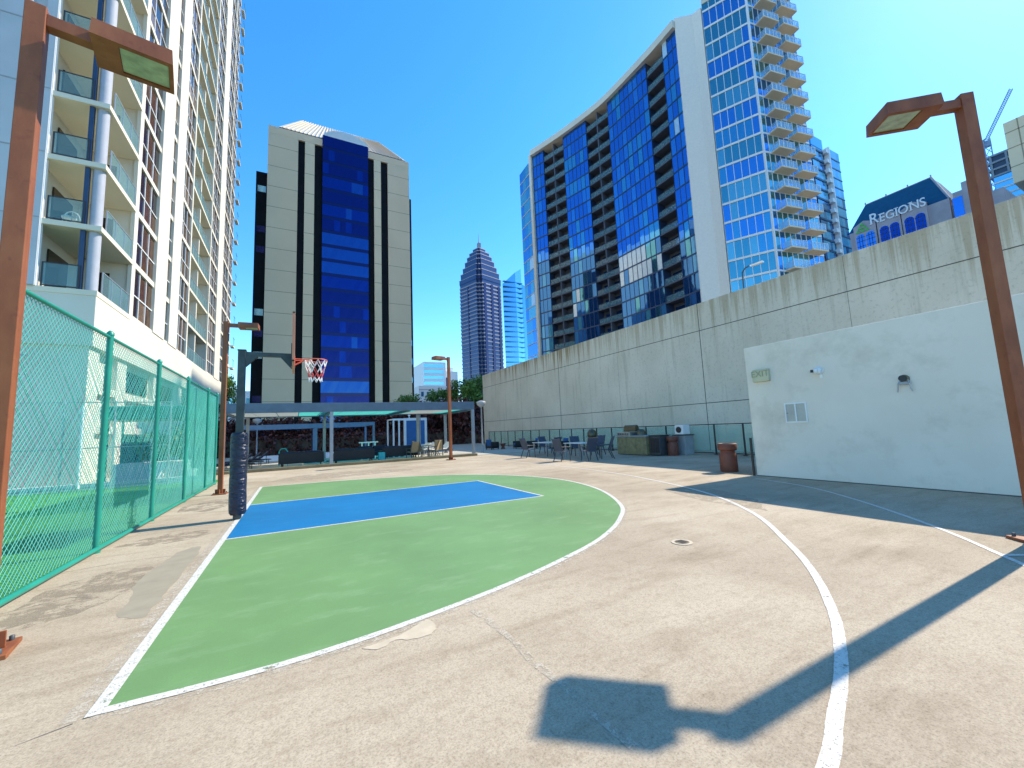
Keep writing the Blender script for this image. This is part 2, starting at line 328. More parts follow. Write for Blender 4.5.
# ------------------------------------------------------------------ mesh builder
class MB:
    def __init__(s): s.v = []; s.f = []; s.mi = []; s.sm = []
    def add(s, vs, fs, m=0, smooth=False):
        o = len(s.v); s.v += [tuple(x) for x in vs]
        for f in fs: s.f.append([o+i for i in f]); s.mi.append(m); s.sm.append(smooth)
        return s
    def box(s, x0, x1, y0, y1, z0, z1, m=0):
        if x0 > x1: x0, x1 = x1, x0
        if y0 > y1: y0, y1 = y1, y0
        if z0 > z1: z0, z1 = z1, z0
        v = [(x0,y0,z0),(x1,y0,z0),(x1,y1,z0),(x0,y1,z0),(x0,y0,z1),(x1,y0,z1),(x1,y1,z1),(x0,y1,z1)]
        return s.add(v, [(0,3,2,1),(4,5,6,7),(0,1,5,4),(1,2,6,5),(2,3,7,6),(3,0,4,7)], m)
    def bx(s, c, size, rot=None, m=0, taper=1.0):
        hx, hy, hz = [q/2 for q in size]
        v = []
        for z in (-hz, hz):
            t = taper if z > 0 else 1
            for x, y in ((-hx,-hy),(hx,-hy),(hx,hy),(-hx,hy)): v.append(Vector((x*t, y*t, z)))
        if rot is not None: v = [rot @ q for q in v]
        c = Vector(c)
        return s.add([q+c for q in v], [(0,3,2,1),(4,5,6,7),(0,1,5,4),(1,2,6,5),(2,3,7,6),(3,0,4,7)], m)
    def prism(s, poly, z0, z1, m=0, mtop=None):
        n = len(poly)
        area = sum(poly[i][0]*poly[(i+1)%n][1]-poly[(i+1)%n][0]*poly[i][1] for i in range(n))
        if area < 0: poly = poly[::-1]
        v = [(x,y,z0) for x,y in poly]+[(x,y,z1) for x,y in poly]
        s.add(v, [(i,(i+1)%n,n+(i+1)%n,n+i) for i in range(n)], m)
        s.add(v, [tuple(range(n,2*n)), tuple(range(n-1,-1,-1))], m if mtop is None else mtop)
        return s
    def tube(s, p0, p1, r, n=8, m=0, r1=None, cap=True, smooth=True):
        p0, p1 = Vector(p0), Vector(p1); d = (p1-p0)
        if d.length < 1e-6: return s
        q = d.to_track_quat('Z', 'Y'); r1 = r if r1 is None else r1
        v = []
        for p, rr in ((p0, r), (p1, r1)):
            for i in range(n):
                a = 2*math.pi*(i+0.5)/n; v.append(p + q @ Vector((rr*math.cos(a), rr*math.sin(a), 0)))
        s.add(v, [(i,(i+1)%n,n+(i+1)%n,n+i) for i in range(n)], m, smooth)
        if cap: s.add(v, [tuple(range(n-1,-1,-1)), tuple(range(n,2*n))], m)
        return s
    def path(s, pts, r, n=8, m=0):
        for a, b in zip(pts, pts[1:]): s.tube(a, b, r, n, m)
        return s
    def lathe(s, prof, c=(0,0,0), n=24, m=0, smooth=True):
        cx, cy, cz = c; v = []
        for r, z in prof:
            for i in range(n):
                a = 2*math.pi*i/n; v.append((cx+r*math.cos(a), cy+r*math.sin(a), cz+z))
        f = []
        for k in range(len(prof)-1):
            for i in range(n): f.append((k*n+i, k*n+(i+1)%n, (k+1)*n+(i+1)%n, (k+1)*n+i))
        s.add(v, f, m, smooth)
        k = (len(prof)-1)*n
        s.add(v, [tuple(range(n-1,-1,-1)), tuple(range(k, k+n))], m)
        return s
    def torus(s, c, Rr, r, n=28, k=8, m=0):
        v = []; f = []
        for i in range(n):
            a = 2*math.pi*i/n
            for j in range(k):
                b = 2*math.pi*j/k; rr = Rr+r*math.cos(b)
                v.append((c[0]+rr*math.cos(a), c[1]+rr*math.sin(a), c[2]+r*math.sin(b)))
        for i in range(n):
            for j in range(k): f.append((i*k+j, ((i+1)%n)*k+j, ((i+1)%n)*k+(j+1)%k, i*k+(j+1)%k))
        return s.add(v, f, m, True)
    def quad(s, a, b, c, d, m=0): return s.add([a,b,c,d], [(0,1,2,3)], m)
    def build(s, name, mats, parent=None, bevel=0.0):
        if not isinstance(mats, (list, tuple)): mats = [mats]
        off = Vector((0,0,0))
        if parent is not None:
            off = world_off(parent)
        me = bpy.data.meshes.new(name)
        me.from_pydata([(x-off.x, y-off.y, z-off.z) for x,y,z in s.v], [], s.f)
        for mt in mats: me.materials.append(M[mt] if isinstance(mt, str) else mt)
        me.polygons.foreach_set('material_index', s.mi); me.polygons.foreach_set('use_smooth', s.sm)
        me.update()
        o = bpy.data.objects.new(name, me); col.objects.link(o)
        if parent is not None: o.parent = parent
        if bevel:
            b = o.modifiers.new('bevel', 'BEVEL'); b.width = bevel; b.segments = 2; b.limit_method = 'ANGLE'; b.angle_limit = R(40)
        return o
def world_off(p):
    o = Vector((0,0,0))
    while p is not None:
        o += Vector(p.location); p = p.parent
    return o
def tag(o, label, cat, group=None, kind=None):
    if label: o['label'] = label
    if cat: o['category'] = cat
    if group: o['group'] = group
    if kind: o['kind'] = kind
    return o
def thing(name, label, cat, loc=(0,0,0), group=None):
    o = bpy.data.objects.new(name, None); o.empty_display_size = 0.3; col.objects.link(o); o.location = loc
    return tag(o, label, cat, group)
def struct(o): o['kind'] = 'structure'; return o
def kids(o): return [c for c in bpy.data.objects if c.parent == o]
def copy_tree(o, parent=None):
    c = o.copy(); col.objects.link(c)
    if parent is not None: c.parent = parent
    for ch in kids(o): copy_tree(ch, c)
    return c
def dup(o, loc, rz=0.0, label=None, scale=None):
    c = copy_tree(o); c.location = loc; c.rotation_euler = (0,0,rz)
    if label: c['label'] = label
    if scale: c.scale = scale
    return c
def place(o, loc, rz, label=None):
    o.location = loc; o.rotation_euler = (0,0,rz)
    if label: o['label'] = label
    return o
def catmull(P, k=8, closed=False):
    out = []
    n = len(P)
    for i in range(n-1):
        p0 = P[max(i-1,0)]; p1 = P[i]; p2 = P[i+1]; p3 = P[min(i+2,n-1)]
        for j in range(k):
            t = j/k
            out.append(tuple(0.5*((2*p1[a])+(-p0[a]+p2[a])*t+(2*p0[a]-5*p1[a]+4*p2[a]-p3[a])*t*t+(-p0[a]+3*p1[a]-3*p2[a]+p3[a])*t**3) for a in (0,1)))
    out.append(tuple(P[-1][:2])); return out
def strip(pts, wd, z, name, mat, jitter=0.0):
    b = MB(); L = []; Rr = []
    for i, p in enumerate(pts):
        a = pts[max(i-1,0)]; c = pts[min(i+1,len(pts)-1)]
        d = Vector((c[0]-a[0], c[1]-a[1])).normalized(); nn = Vector((-d.y, d.x))
        j1 = random.uniform(-jitter, jitter); j2 = random.uniform(-jitter, jitter)
        L.append((p[0]+nn.x*(wd/2+j1), p[1]+nn.y*(wd/2+j1), z)); Rr.append((p[0]-nn.x*(wd/2+j2), p[1]-nn.y*(wd/2+j2), z))
    for i in range(len(pts)-1): b.quad(Rr[i], Rr[i+1], L[i+1], L[i])
    return struct(b.build(name, mat))
# ================================================================== SETTING
def sheet(name, x0, x1, y0, y1, z, mat):
    b = MB(); b.quad((x0,y0,z),(x1,y0,z),(x1,y1,z),(x0,y1,z)); return struct(b.build(name, mat))
sheet('ground', -3000, 3000, -3000, 3000, -14.0, 'cityground')
b = MB(); b.box(-7.9, 19.5, -22, 24.15, -14, 0, 0); struct(b.build('deck', 'deck'))
b = MB(); b.box(-30, 19.5, 24.15, 62, -13.9, 0.02, 0); b.box(19.5, 23, -22, 62, -13.9, -0.6, 0); b.box(-30, -7.9, -22, 24.15, -13.9, -0.01, 0); struct(b.build('terrace', 'pool_deck'))
b = MB(); b.box(-14, -2.68, -12, 21.0, -0.005, 0.012, 0); struct(b.build('turf', 'turf'))
b = MB(); b.box(-14, -3.0, 21.0, 21.25, 0.0, 0.24, 0); struct(b.build('kerb', 'whitec'))
b = MB(); b.box(-3.3, 10.2, 23.95, 24.35, 0.004, 0.15, 0); struct(b.build('deck_edge', 'kerb', bevel=0.02))
b = MB(); b.box(-2.5, 8.5, 33.5, 44, 0.021, 0.06, 0); b.box(0.5, 7.0, 27.8, 31.6, 0.021, 0.05, 1); struct(b.build('pool', ['whitec', 'water']))

# court paint: green half court, blue key, white outlines
arc_out = [(-1.05,3.56),(-0.45,3.53),(0.1,3.54),(0.79,3.64),(1.86,3.90),(2.84,4.24),(3.85,4.70),(4.85,5.40),(5.78,6.38),(6.72,8.15),(7.14,10.1),(6.88,11.9),(5.98,13.65),(4.45,15.0),(2.4,15.85),(0.8,16.2),(-1.0,16.4)]
ap = catmull(arc_out, 10)
b = MB(); b.add([(x,y,0.0022) for x,y in ap], [tuple(range(len(ap)))]); struct(b.build('court_green', 'green'))
KY0, KY1, KX = 8.28, 12.15, 5.15
b = MB(); b.quad((-1.0,KY0,0.0034),(KX,KY0,0.0034),(KX,KY1,0.0034),(-1.0,KY1,0.0034)); struct(b.build('court_blue', 'blue'))
strip([(-1.0,KY0),(KX,KY0)], 0.055, 0.0046, 'court_line', 'line')
strip([(-1.0,KY1),(KX,KY1)], 0.055, 0.0046, 'court_line', 'line')
strip([(KX,KY0-0.027),(KX,KY1+0.027)], 0.055, 0.0058, 'court_line', 'line')
strip(ap, 0.075, 0.0046, 'court_line', 'line', 0.002)
strip([(-1.04,3.52),(-1.005,10),(-0.985,16.43)], 0.085, 0.0058, 'court_line', 'line', 0.0)
strip([(-1.14,3.52)]+[(-1.14+0.003*i,3.52+0.5*i) for i in range(1,26)], 0.11, 0.0017, 'pale_border', 'scuff', 0.012)
strip([(x*1.0+0.0, y-0.055) for x,y in ap[:80]], 0.09, 0.0017, 'pale_border', 'scuff', 0.01)
o1 = [(1.2,0.92)]+[(gnd(*q).x,gnd(*q).y) for q in ((827,768),(835,720),(841,678),(840,645),(833,612),(813,572),(788,543),(752,512.5),(703,492))]+[(9.0,8.93),(9.45,11.55),(9.55,14.2),(9.4,17.2),(8.9,20.0),(8.2,22.5)]
strip(catmull(o1, 10), 0.075, 0.0046, 'court_line', 'line', 0.002)
l2 = [(10.9,6.75),(10.3,5.2),(9.42,4.02),(8.45,2.98),(7.60,2.19),(6.82,1.58),(6.1,1.05),(5.3,0.55)]
strip(catmull(l2, 8), 0.055, 0.0046, 'court_line', 'line', 0.002)
strip([(6.84,1.56),(7.2,1.3)], 0.06, 0.0058, 'court_line', 'line')

def blob(pts, name, mat, z=0.0035, k=6, jit=0.02):
    P = pts+[pts[0]]
    q = catmull(P, k)[:-1]; q = [(x+random.uniform(-jit,jit), y+random.uniform(-jit,jit)) for x,y in q]
    b = MB(); b.add([(x,y,z) for x,y in q], [tuple(range(len(q)))]); struct(b.build(name, mat))
blob([(-1.22,5.15),(-1.45,5.35),(-1.50,5.85),(-1.60,6.3),(-1.62,6.7),(-1.55,7.2),(-1.50,7.8),(-1.30,8.05),(-1.21,7.6),(-1.20,6.6),(-1.20,5.6)], 'repair_patch', 'patch', 0.0014)
blob([(0.47,3.44),(0.58,3.36),(0.72,3.42),(0.84,3.36),(0.98,3.37),(1.05,3.47),(1.03,3.62),(0.93,3.58),(0.80,3.50),(0.62,3.46)], 'spill_stain', 'pale', 0.0031, jit=0.008)
strip([(1.42,3.62),(1.46,3.3),(1.49,2.9),(1.47,2.6),(1.50,2.3),(1.49,2.0),(1.50,1.68)], 0.06, 0.0028, 'scrape_mark', 'scuff', 0.012)
# slab joints and pale scuffs on the deck
strip([(-1.75,3.3),(-1.35,3.42),(-1.12,3.5)], 0.006, 0.0015, 'slab_crack', 'groove', 0.004)
strip([(-2.6,6.1),(-2.1,6.3),(-1.9,6.15)], 0.008, 0.0015, 'slab_crack', 'groove', 0.003)

for pts in ([(-2.5,5.9),(-2.2,5.5),(-1.7,5.9),(-1.5,6.9),(-1.9,7.3),(-2.4,6.9)], [(-2.5,8.9),(-1.9,8.6),(-1.3,8.9),(-1.3,9.3),(-2.0,9.5)], [(-2.4,12.2),(-1.7,11.9),(-1.4,13.2),(-1.9,14.0),(-2.4,13.4)]):
    blob(pts, 'grime_patch', 'dirt', 0.0010, jit=0.03)
for pts in ([(7.2,4.3),(8.2,5.2),(8.6,6.6),(7.9,7.2),(7.3,5.8)], [(-0.9,18.0),(1.5,17.4),(4.5,17.9),(3.5,19.4),(0.5,19.9)]):
    blob(pts, 'puddle_stain', 'puddle', 0.0010, jit=0.04)
for pts in ([(-2.5,9.9),(-1.9,10.0),(-1.3,9.8)], [(-2.6,7.6),(-1.9,7.7),(-1.2,7.55)]):
    strip(catmull(pts, 6), 0.008, 0.0013, 'hairline_crack', 'groove', 0.003)

# floor drain
t = thing('floor_drain', 'small round metal drain cover set in the bare concrete between the two curved white lines', 'drain', (4.56,3.9,0))
b = MB(); b.lathe([(0.135,0.003),(0.135,0.007)], (4.56,3.9,0), 32); b.build('surround', 'pale', t)
b = MB(); b.lathe([(0.095,0.006),(0.09,0.011)], (4.56,3.9,0), 32)
for i in range(-3, 4): b.box(4.56-0.06, 4.56+0.06, 3.9+i*0.02-0.004, 3.9+i*0.02+0.004, 0.0112, 0.014, 1)
b.build('cover', ['drain', 'black'], t)

# ================================================================== COURT LAMPS
def make_lamp():
    root = thing('court_lamp', None, 'street lamp', (0,0,0), 'brown steel lamp posts round the court')
    s = 0.07
    b = MB(); b.box(-s,s,-s,s,0.02,5.74); b.build('pole', 'rust', root, bevel=0.006)
    b = MB(); b.box(-0.2,0.2,-0.2,0.2,0.0,0.035)
    b.bx((0,0,0.10),(0.30,0.02,0.13)); b.bx((0,0,0.10),(0.02,0.30,0.13)); pl = b.build('base_plate', 'rust', root, bevel=0.004)
    for x in (-1,1):
        for y in (-1,1):
            q = MB(); q.lathe([(0.018,0.035),(0.018,0.07),(0.01,0.075)], (x*0.15,y*0.15,0), 8); q.build('bolt', 'char', pl)
    b = MB(); b.box(s,0.40,-0.055,0.055,5.56,5.68); b.build('arm', 'rust', root, bevel=0.004)
    # lamp head: shoebox with open underside round the lens
    b = MB()
    x0,x1,y0,y1,z0,z1 = 0.38,1.00,-0.235,0.235,5.53,5.70
    top = [(x0+0.0,y0),(x1-0.0,y0),(x1,y1),(x0,y1)]
    b.add([(x0,y0,z0),(x1,y0,z0),(x1,y1,z0),(x0,y1,z0),(x0+.01,y0+.01,z1),(x1-.01,y0+.01,z1),(x1-.01,y1-.01,z1),(x0+.01,y1-.01,z1)],
          [(4,5,6,7),(0,1,5,4),(1,2,6,5),(2,3,7,6),(3,0,4,7)])
    lx0,lx1,ly0,ly1 = x0+0.20,x1-0.035,y0+0.055,y1-0.055
    b.add([(x0,y0,z0),(x1,y0,z0),(x1,y1,z0),(x0,y1,z0),(lx0,ly0,z0),(lx1,ly0,z0),(lx1,ly1,z0),(lx0,ly1,z0)],
          [(0,4,5,1),(1,5,6,2),(2,6,7,3),(3,7,4,0)])
    b.add([(lx0,ly0,z0),(lx1,ly0,z0),(lx1,ly1,z0),(lx0,ly1,z0),(lx0,ly0,z0+.03),(lx1,ly0,z0+.03),(lx1,ly1,z0+.03),(lx0,ly1,z0+.03)],
          [(0,1,5,4),(1,2,6,5),(2,3,7,6),(3,0,4,7)])
    hd = b.build('lamp_head', 'rust', root)
    b = MB(); b.box(lx0+.004,lx1-.004,ly0+.004,ly1-.004,z0+.016,z0+.028); ln = b.build('lens', 'lens', hd)
    return root
L0 = make_lamp()
place(L0, (7.78,1.46,0), R(139), 'brown lamp post in front of the white wall, its long shadow crossing the court')
dup(L0, (-2.17,4.97,0), R(10), 'tall brown lamp post at the near end of the green fence, seen against the balconies', (0.98,0.98,0.99))
dup(L0, (-1.98,15.3,0), R(-4), 'brown lamp post at the far end of the green fence behind the padded hoop', (0.9,0.9,0.935))
dup(L0, (7.74,22.0,0), R(196), 'slim brown lamp post standing alone near the right end of the pergola', (1.0,1.0,1.02))

# ================================================================== GREEN CHAIN LINK FENCE
FX = -2.64
fence = thing('chain_link_fence', 'tall green vinyl coated chain-link fence running along the left side of the court', 'fence', (FX,3,0))
FY = [3.0, 5.9, 8.61, 11.3, 14.1, 17.1, 18.9]
for y in FY:
    b = MB(); ln = random.uniform(-0.03,0.05)
    b.tube((FX,y,0),(FX+0.0,y+ln,3.38),0.042,12); b.lathe([(0.05,3.36),(0.05,3.40),(0.02,3.44)],(FX,y+ln,0),12); b.lathe([(0.06,0.0),(0.06,0.03)],(FX,y,0),12)
    b.build('post', 'fence', fence)
b = MB(); b.tube((FX,3,3.33),(FX,18.9,3.33),0.026,8); b.build('top_rail', 'fence', fence)
b = MB(); b.tube((FX+0.02,3,0.06),(FX+0.02,18.9,0.06),0.034,8); b.build('bottom_rail', 'fence', fence)
def chain(y0, y1, z0, z1, X, p, r, axis='y'):
    b = MB(); H = z1-z0
    n = int((y1-y0+H)/p)
    for i in range(n+1):
        for sgn in (1,-1):
            a = y0-H+i*p if sgn > 0 else y0+i*p
            # wire from (a,z0) to (a+sgn*H, z1) clipped to [y0,y1]
            pa, pb = (a, z0), (a+sgn*H, z1)
            def at(yy): return z0+(yy-a)*sgn
            ys = sorted((pa[0], pb[0])); lo = max(ys[0], y0); hi = min(ys[1], y1)
            if hi-lo < 0.02: continue
            bulge = [random.uniform(-0.012,0.012) for _ in range(4)]
            P = []
            for k in range(4):
                yy = lo+(hi-lo)*k/3; off = (0.004*sgn + (bulge[k] if 0 < k < 3 else 0))
                P.append((X+off, yy, at(yy)) if axis == 'y' else (yy, X+off, at(yy)))
            for u, v in zip(P, P[1:]): b.tube(u, v, r, 4, 0, cap=False)
    return b
c_ = chain(3.0, 18.9, 0.08, 3.32, FX-0.03, 0.086, 0.0037); c_.build('chain_link_mesh', 'wire', fence)
# ties
# teal windscreen strips hung on the two far bays
for y0, y1 in ((14.16,17.04),(17.16,18.86)):
    b = MB(); n = 14
    for i in range(n):
        a0 = y0+(y1-y0)*i/n; a1 = y0+(y1-y0)*(i+1)/n
        x0 = FX-0.07+0.03*math.sin(i*1.9); x1 = FX-0.07+0.03*math.sin((i+1)*1.9)
        b.quad((x0,a0,0.15),(x1,a1,0.15),(x1,a1,3.25),(x0,a0,3.25))
    b.build('windscreen', 'tealscreen', fence)

# grey fence at the far end of the turf
gf = thing('wire_fence', 'thin grey chain-link fence at the far edge of the green turf', 'fence', (-12,20.75,0))
gY = 20.75
for x in (-12.0,-9.9,-7.45,-6.05,-4.4):
    b = MB(); b.tube((x,gY,0),(x,gY,3.3),0.03,8); b.build('post', 'steel' if x != -7.45 else 'steel', gf)
b = MB(); b.tube((-6.95,gY,0.1),(-6.95,gY,3.0),0.055,8); b.tube((-6.95,gY,3.0),(-6.95,gY,3.15),0.04,8); b.build('gate_post', 'white', gf)
for z in (3.25, 1.55, 0.12):
    b = MB(); b.tube((-12,gY,z),(-4.4,gY,z),0.02,6); b.build('rail', 'steel', gf)
chain(-12.0, -4.4, 0.1, 3.25, gY, 0.16, 0.003, 'x').build('chain_link_mesh', 'steel', gf)
t = tag(MB().box(-9.75,-9.2,20.55,20.68,0.1,2.75).build('pad_panel', 'black', None, bevel=0.03), 'narrow black upright pad leaning on the grey fence beyond the turf', 'pad')

# training canopy frame and plants beyond the turf
t = thing('canopy', 'green topped canopy on metal posts beyond the turf behind the fence', 'canopy', (-5.6,22.2,0))
for x in (-6.5,-4.0):
    for y in (21.6,23.2): MB().tube((x,y,0),(x,y,2.6),0.04,8).build('post', 'fence', t)
b = MB(); b.box(-6.7,-3.8,21.4,23.4,2.6,3.15); b.build('awning', 'fence', t, bevel=0.05)
b = MB(); b.box(-6.4,-4.1,22.0,23.1,0.0,0.85,0); b.build('storage_bench', 'whitec', t, bevel=0.03)

# ================================================================== BASKETBALL HOOP
HX, HY = -1.02, 10.2
hoop = thing('basketball_hoop', 'basketball hoop on a dark post with navy padding standing on the baseline', 'basketball hoop', (HX,HY,0))
b = MB(); b.bx((HX,HY,1.76),(0.14,0.14,3.48)); b.bx((HX,HY,3.505),(0.16,0.16,0.03)); b.build('post', 'pole_dk', hoop, bevel=0.008)
# padding: square rounded sleeve with buckled vinyl
prof = []
b = MB(); n = 28; K = 36
vv = []
for k in range(K+1):
    z = 0.10+1.66*k/K
    for i in range(n):
        a = 2*math.pi*i/n; ca, sa = math.cos(a), math.sin(a)
        e = 0.5; rr = 0.155*(abs(ca)**(2/e*0.5)+abs(sa)**(2/e*0.5))**(-e*0.5)
        wob = 1+0.02*math.sin(z*13+3*math.sin(a*2+z*2.3))*(0.4+0.6*math.sin(z*3.7+a))**2 + 0.025*math.sin(a*3+z*7+math.sin(z*5))
        end = 1-0.45*max(0, (abs(k-K/2)/(K/2)-0.94)/0.06)*0.4
        if 0.45 < k/K < 0.5: wob *= 0.96
        vv.append((HX+ca*rr*wob*end-0.0, HY+sa*rr*wob*end, z))
ff = [(k*n+i, k*n+(i+1)%n, (k+1)*n+(i+1)%n, (k+1)*n+i) for k in range(K) for i in range(n)]
b.add(vv, ff, 0, True); b.add(vv, [tuple(range(n-1,-1,-1)), tuple(range(K*n, K*n+n))])
b.build('padding', 'pad', hoop)
arm = MB(); arm.bx((HX+0.47,HY,3.43),(0.94,0.10,0.09)); a_ = arm.build('arm', 'pole_dk', hoop, bevel=0.006)
def gus(x0, x1, x2, z0, z1, name):  # triangular gusset plates
    g = MB()
    for y in (HY-0.05, HY+0.05):
        g.add([(x0,y-.006,z0),(x1,y-.006,z0),(x2,y-.006,z1),(x0,y+.006,z0),(x1,y+.006,z0),(x2,y+.006,z1)], [(0,1,2),(5,4,3),(0,3,4,1),(1,4,5,2),(2,5,3,0)])
    g.build(name, 'pole_dk', hoop)
gus(HX+0.07, HX+0.30, HX+0.07, 3.385, 3.15, 'gusset')
gus(HX+0.92, HX+0.72, HX+0.92, 3.385, 3.15, 'gusset')
MB().bx((HX+0.93,HY,3.42),(0.02,0.5,0.5)).build('mounting_bracket', 'pole_dk', hoop)
BX = HX+0.965
bb = MB().bx((BX,HY,3.68),(0.03,1.78,0.98)).build('backboard', 'board', hoop, bevel=0.01)
b = MB()
for y in (HY-0.905, HY+0.905): b.bx((BX,y,3.68),(0.045,0.03,1.04))
for z in (3.175, 4.185): b.bx((BX,HY,z),(0.045,1.84,0.03))
b.build('frame', 'salmon', bb)
b = MB()
for y in (HY-0.3, HY+0.3): b.bx((BX+0.019,y,3.66),(0.006,0.05,0.41))
for z in (3.475, 3.865): b.bx((BX+0.0195,HY,z),(0.006,0.6,0.05))
b.build('target_square', 'salmon', bb)
RC = (BX+0.45, HY, 3.35); RR = 0.235
b = MB(); b.torus(RC, RR, 0.011, 36, 8)
b.tube((BX+0.03,HY-0.1,3.35),(RC[0]-RR*0.9,HY-0.1,3.35),0.010,8); b.tube((BX+0.03,HY+0.1,3.35),(RC[0]-RR*0.9,HY+0.1,3.35),0.010,8)
b.tube((BX+0.03,HY-0.06,3.23),(RC[0]-RR,HY-0.03,3.34),0.010,8); b.tube((BX+0.03,HY+0.06,3.23),(RC[0]-RR,HY+0.03,3.34),0.010,8)
b.bx((BX+0.03,HY,3.30),(0.012,0.26,0.22)); b.build('rim', 'orange', hoop)
b = MB(); NN = 9; rows = [(RR,3.34),(RR*0.88,3.20),(RR*0.70,3.06),(RR*0.58,2.95),(RR*0.60,2.86)]
for i in range(NN):
    for sg in (1,-1):
        for k in range(len(rows)-1):
            a0 = 2*math.pi*(i+0.5*sg*k)/NN; a1 = 2*math.pi*(i+0.5*sg*(k+1))/NN
            p0 = (RC[0]+rows[k][0]*math.cos(a0), HY+rows[k][0]*math.sin(a0), rows[k][1]); p1 = (RC[0]+rows[k+1][0]*math.cos(a1), HY+rows[k+1][0]*math.sin(a1), rows[k+1][1])
            b.tube(p0, p1, 0.0085, 5, 1 if k == 2 or (k == 1 and i % 3 == 0) else 0, cap=False)
b.build('net', ['net_w', 'net_r'], hoop)

# ================================================================== CONCRETE WALL AND WHITE WALL
WX = 19.5
wall = thing('concrete_wall', 'long weathered concrete wall with rain stains running along the right side of the deck', 'wall', (WX,10,0))
b = MB()
b.box(WX, WX+0.6, -20, 43.6, -0.6, 8.02); b.build('wall_body', 'cwall', wall, bevel=0.02)
for z in (6.5, 2.52):
    MB().box(WX-0.004, WX+0.01, -20, 43.58, z-0.018, z+0.018).build('joint', 'groove', wall)
for y in (-12.5, 0.9, 14.3, 27.9):
    MB().box(WX-0.006, WX+0.01, y-0.018, y+0.018, 0, 8.0).build('joint', 'groove', wall)
for y in (20.8, 34.5, 7.5):
    MB().box(WX-0.003, WX+0.01, y-0.006, y+0.006, 0, 8.0).build('joint', 'groove', wall)

UX, UY, UH = 11.45, 7.02, 3.62
ww = thing('white_wall', 'plain off-white stucco wall of a utility enclosure beside the court', 'wall', (UX,UY,0))
MB().box(UX, UX+0.35, -7, UY, 0, UH).build('wall_body', 'wwall', ww, bevel=0.012)
MB().box(UX+0.35, UX+3.0, UY-0.35, UY, 0, UH).build('return_wall', 'wwall', ww, bevel=0.012)
MB().box(UX-0.008, UX, -7, UY-0.01, 0.0, 0.02).build('base_line', 'groove', ww)
t = MB().box(UX-0.06, UX-0.015, UY+0.03, UY+0.08, 0, 1.05).build('gate_stile', 'black'); tag(t, 'short black metal stile against the left corner of the white wall', 'post')

t = thing('exit_sign', 'yellowed plastic exit sign box on the upper left of the white wall', 'sign', (UX,6.57,2.77))
MB().box(UX-0.10, UX, 6.36, 6.80, 2.60, 2.94).build('housing', 'signbox', t, bevel=0.015)
def text(s, size, loc, rot, mat, parent, name='lettering', ext=0.004, offset=0.0, align='CENTER'):
    cu = bpy.data.curves.new(name, 'FONT'); cu.body = s; cu.size = size; cu.extrude = ext; cu.align_x = align; cu.align_y = 'BOTTOM'; cu.offset = offset
    tmp = bpy.data.objects.new('tmp', cu); col.objects.link(tmp)
    dg = bpy.context.evaluated_depsgraph_get(); me = bpy.data.meshes.new_from_object(tmp.evaluated_get(dg))
    bpy.data.objects.remove(tmp); bpy.data.curves.remove(cu)
    me.materials.clear(); me.materials.append(M[mat])
    o = bpy.data.objects.new(name, me); col.objects.link(o)
    mt = Matrix.Translation(Vector(loc)) @ rot.to_4x4()
    if parent is not None: o.parent = parent; mt = Matrix.Translation(-world_off(parent)) @ mt
    me.transform(mt); return o
FACE_NEGX = Matrix(((0,0,-1),(-1,0,0),(0,1,0)))   # text reading direction -Y (left to right seen from -X side), up Z
text('EXIT', 0.24, (UX-0.104, 6.58, 2.69), FACE_NEGX, 'signtxt', t)
t = thing('vent_grille', 'small white louvred vent in the white wall below the exit sign', 'vent', (UX,5.82,1.7))
b = MB()
for y0,y1,z0,z1 in ((5.56,6.08,1.44,1.475),(5.56,6.08,1.925,1.96),(5.56,5.59,1.475,1.925),(6.05,6.08,1.475,1.925),(5.805,5.835,1.475,1.925)): b.box(UX-0.03,UX,y0,y1,z0,z1)
b.build('frame', 'white', t)
b = MB()
for k in range(15):
    z = 1.49+k*0.03; b.box(UX-0.016,UX-0.002,5.59,5.805,z,z+0.016); b.box(UX-0.016,UX-0.002,5.835,6.05,z,z+0.016)
b.build('louvres', 'steel', t)
MB().lathe([(0.02,0),(0.02,0.01)],(UX-0.04,6.02,1.69),10).build('latch', 'char', t)
t = thing('security_camera', 'small white round wall camera with dark lens on the white wall', 'camera', (UX,5.18,2.68))
q = MB(); q.tube((UX,5.18,2.70),(UX-0.06,5.18,2.70),0.10,20); q.build('mount', 'white', t)
q = MB(); q.tube((UX-0.06,5.18,2.70),(UX-0.12,5.21,2.70),0.095,20,r1=0.075); q.tube((UX-0.12,5.21,2.70),(UX-0.155,5.235,2.70),0.075,20,r1=0.03); q.build('housing', 'white', t)
MB().tube((UX-0.12,5.26,2.70),(UX-0.15,5.31,2.702),0.034,12).build('lens', 'black', t)
MB().bx((UX-0.012,5.15,2.56),(0.02,0.06,0.10)).build('label_plate', 'white', t)
t = thing('light_bracket', 'broken wall light with bare bent arms and a dark socket on the white wall', 'light fitting', (UX,3.62,2.3))
MB().tube((UX,3.62,2.30),(UX-0.035,3.62,2.30),0.085,20).build('back_plate', 'brasslid', t)
MB().tube((UX-0.03,3.64,2.31),(UX-0.05,3.64,2.31),0.07,16).build('socket', 'black', t)
b = MB(); b.path([(UX-0.03,3.56,2.27),(UX-0.09,3.53,2.2),(UX-0.07,3.50,2.02)],0.014,6); b.build('arm', 'steel', t)
b = MB(); b.path([(UX-0.03,3.68,2.27),(UX-0.09,3.71,2.2),(UX-0.07,3.74,2.02)],0.014,6); b.build('arm', 'steel', t)
MB().bx((UX-0.06,3.62,2.20),(0.05,0.15,0.06)).build('cross_bar', 'greycab', t)

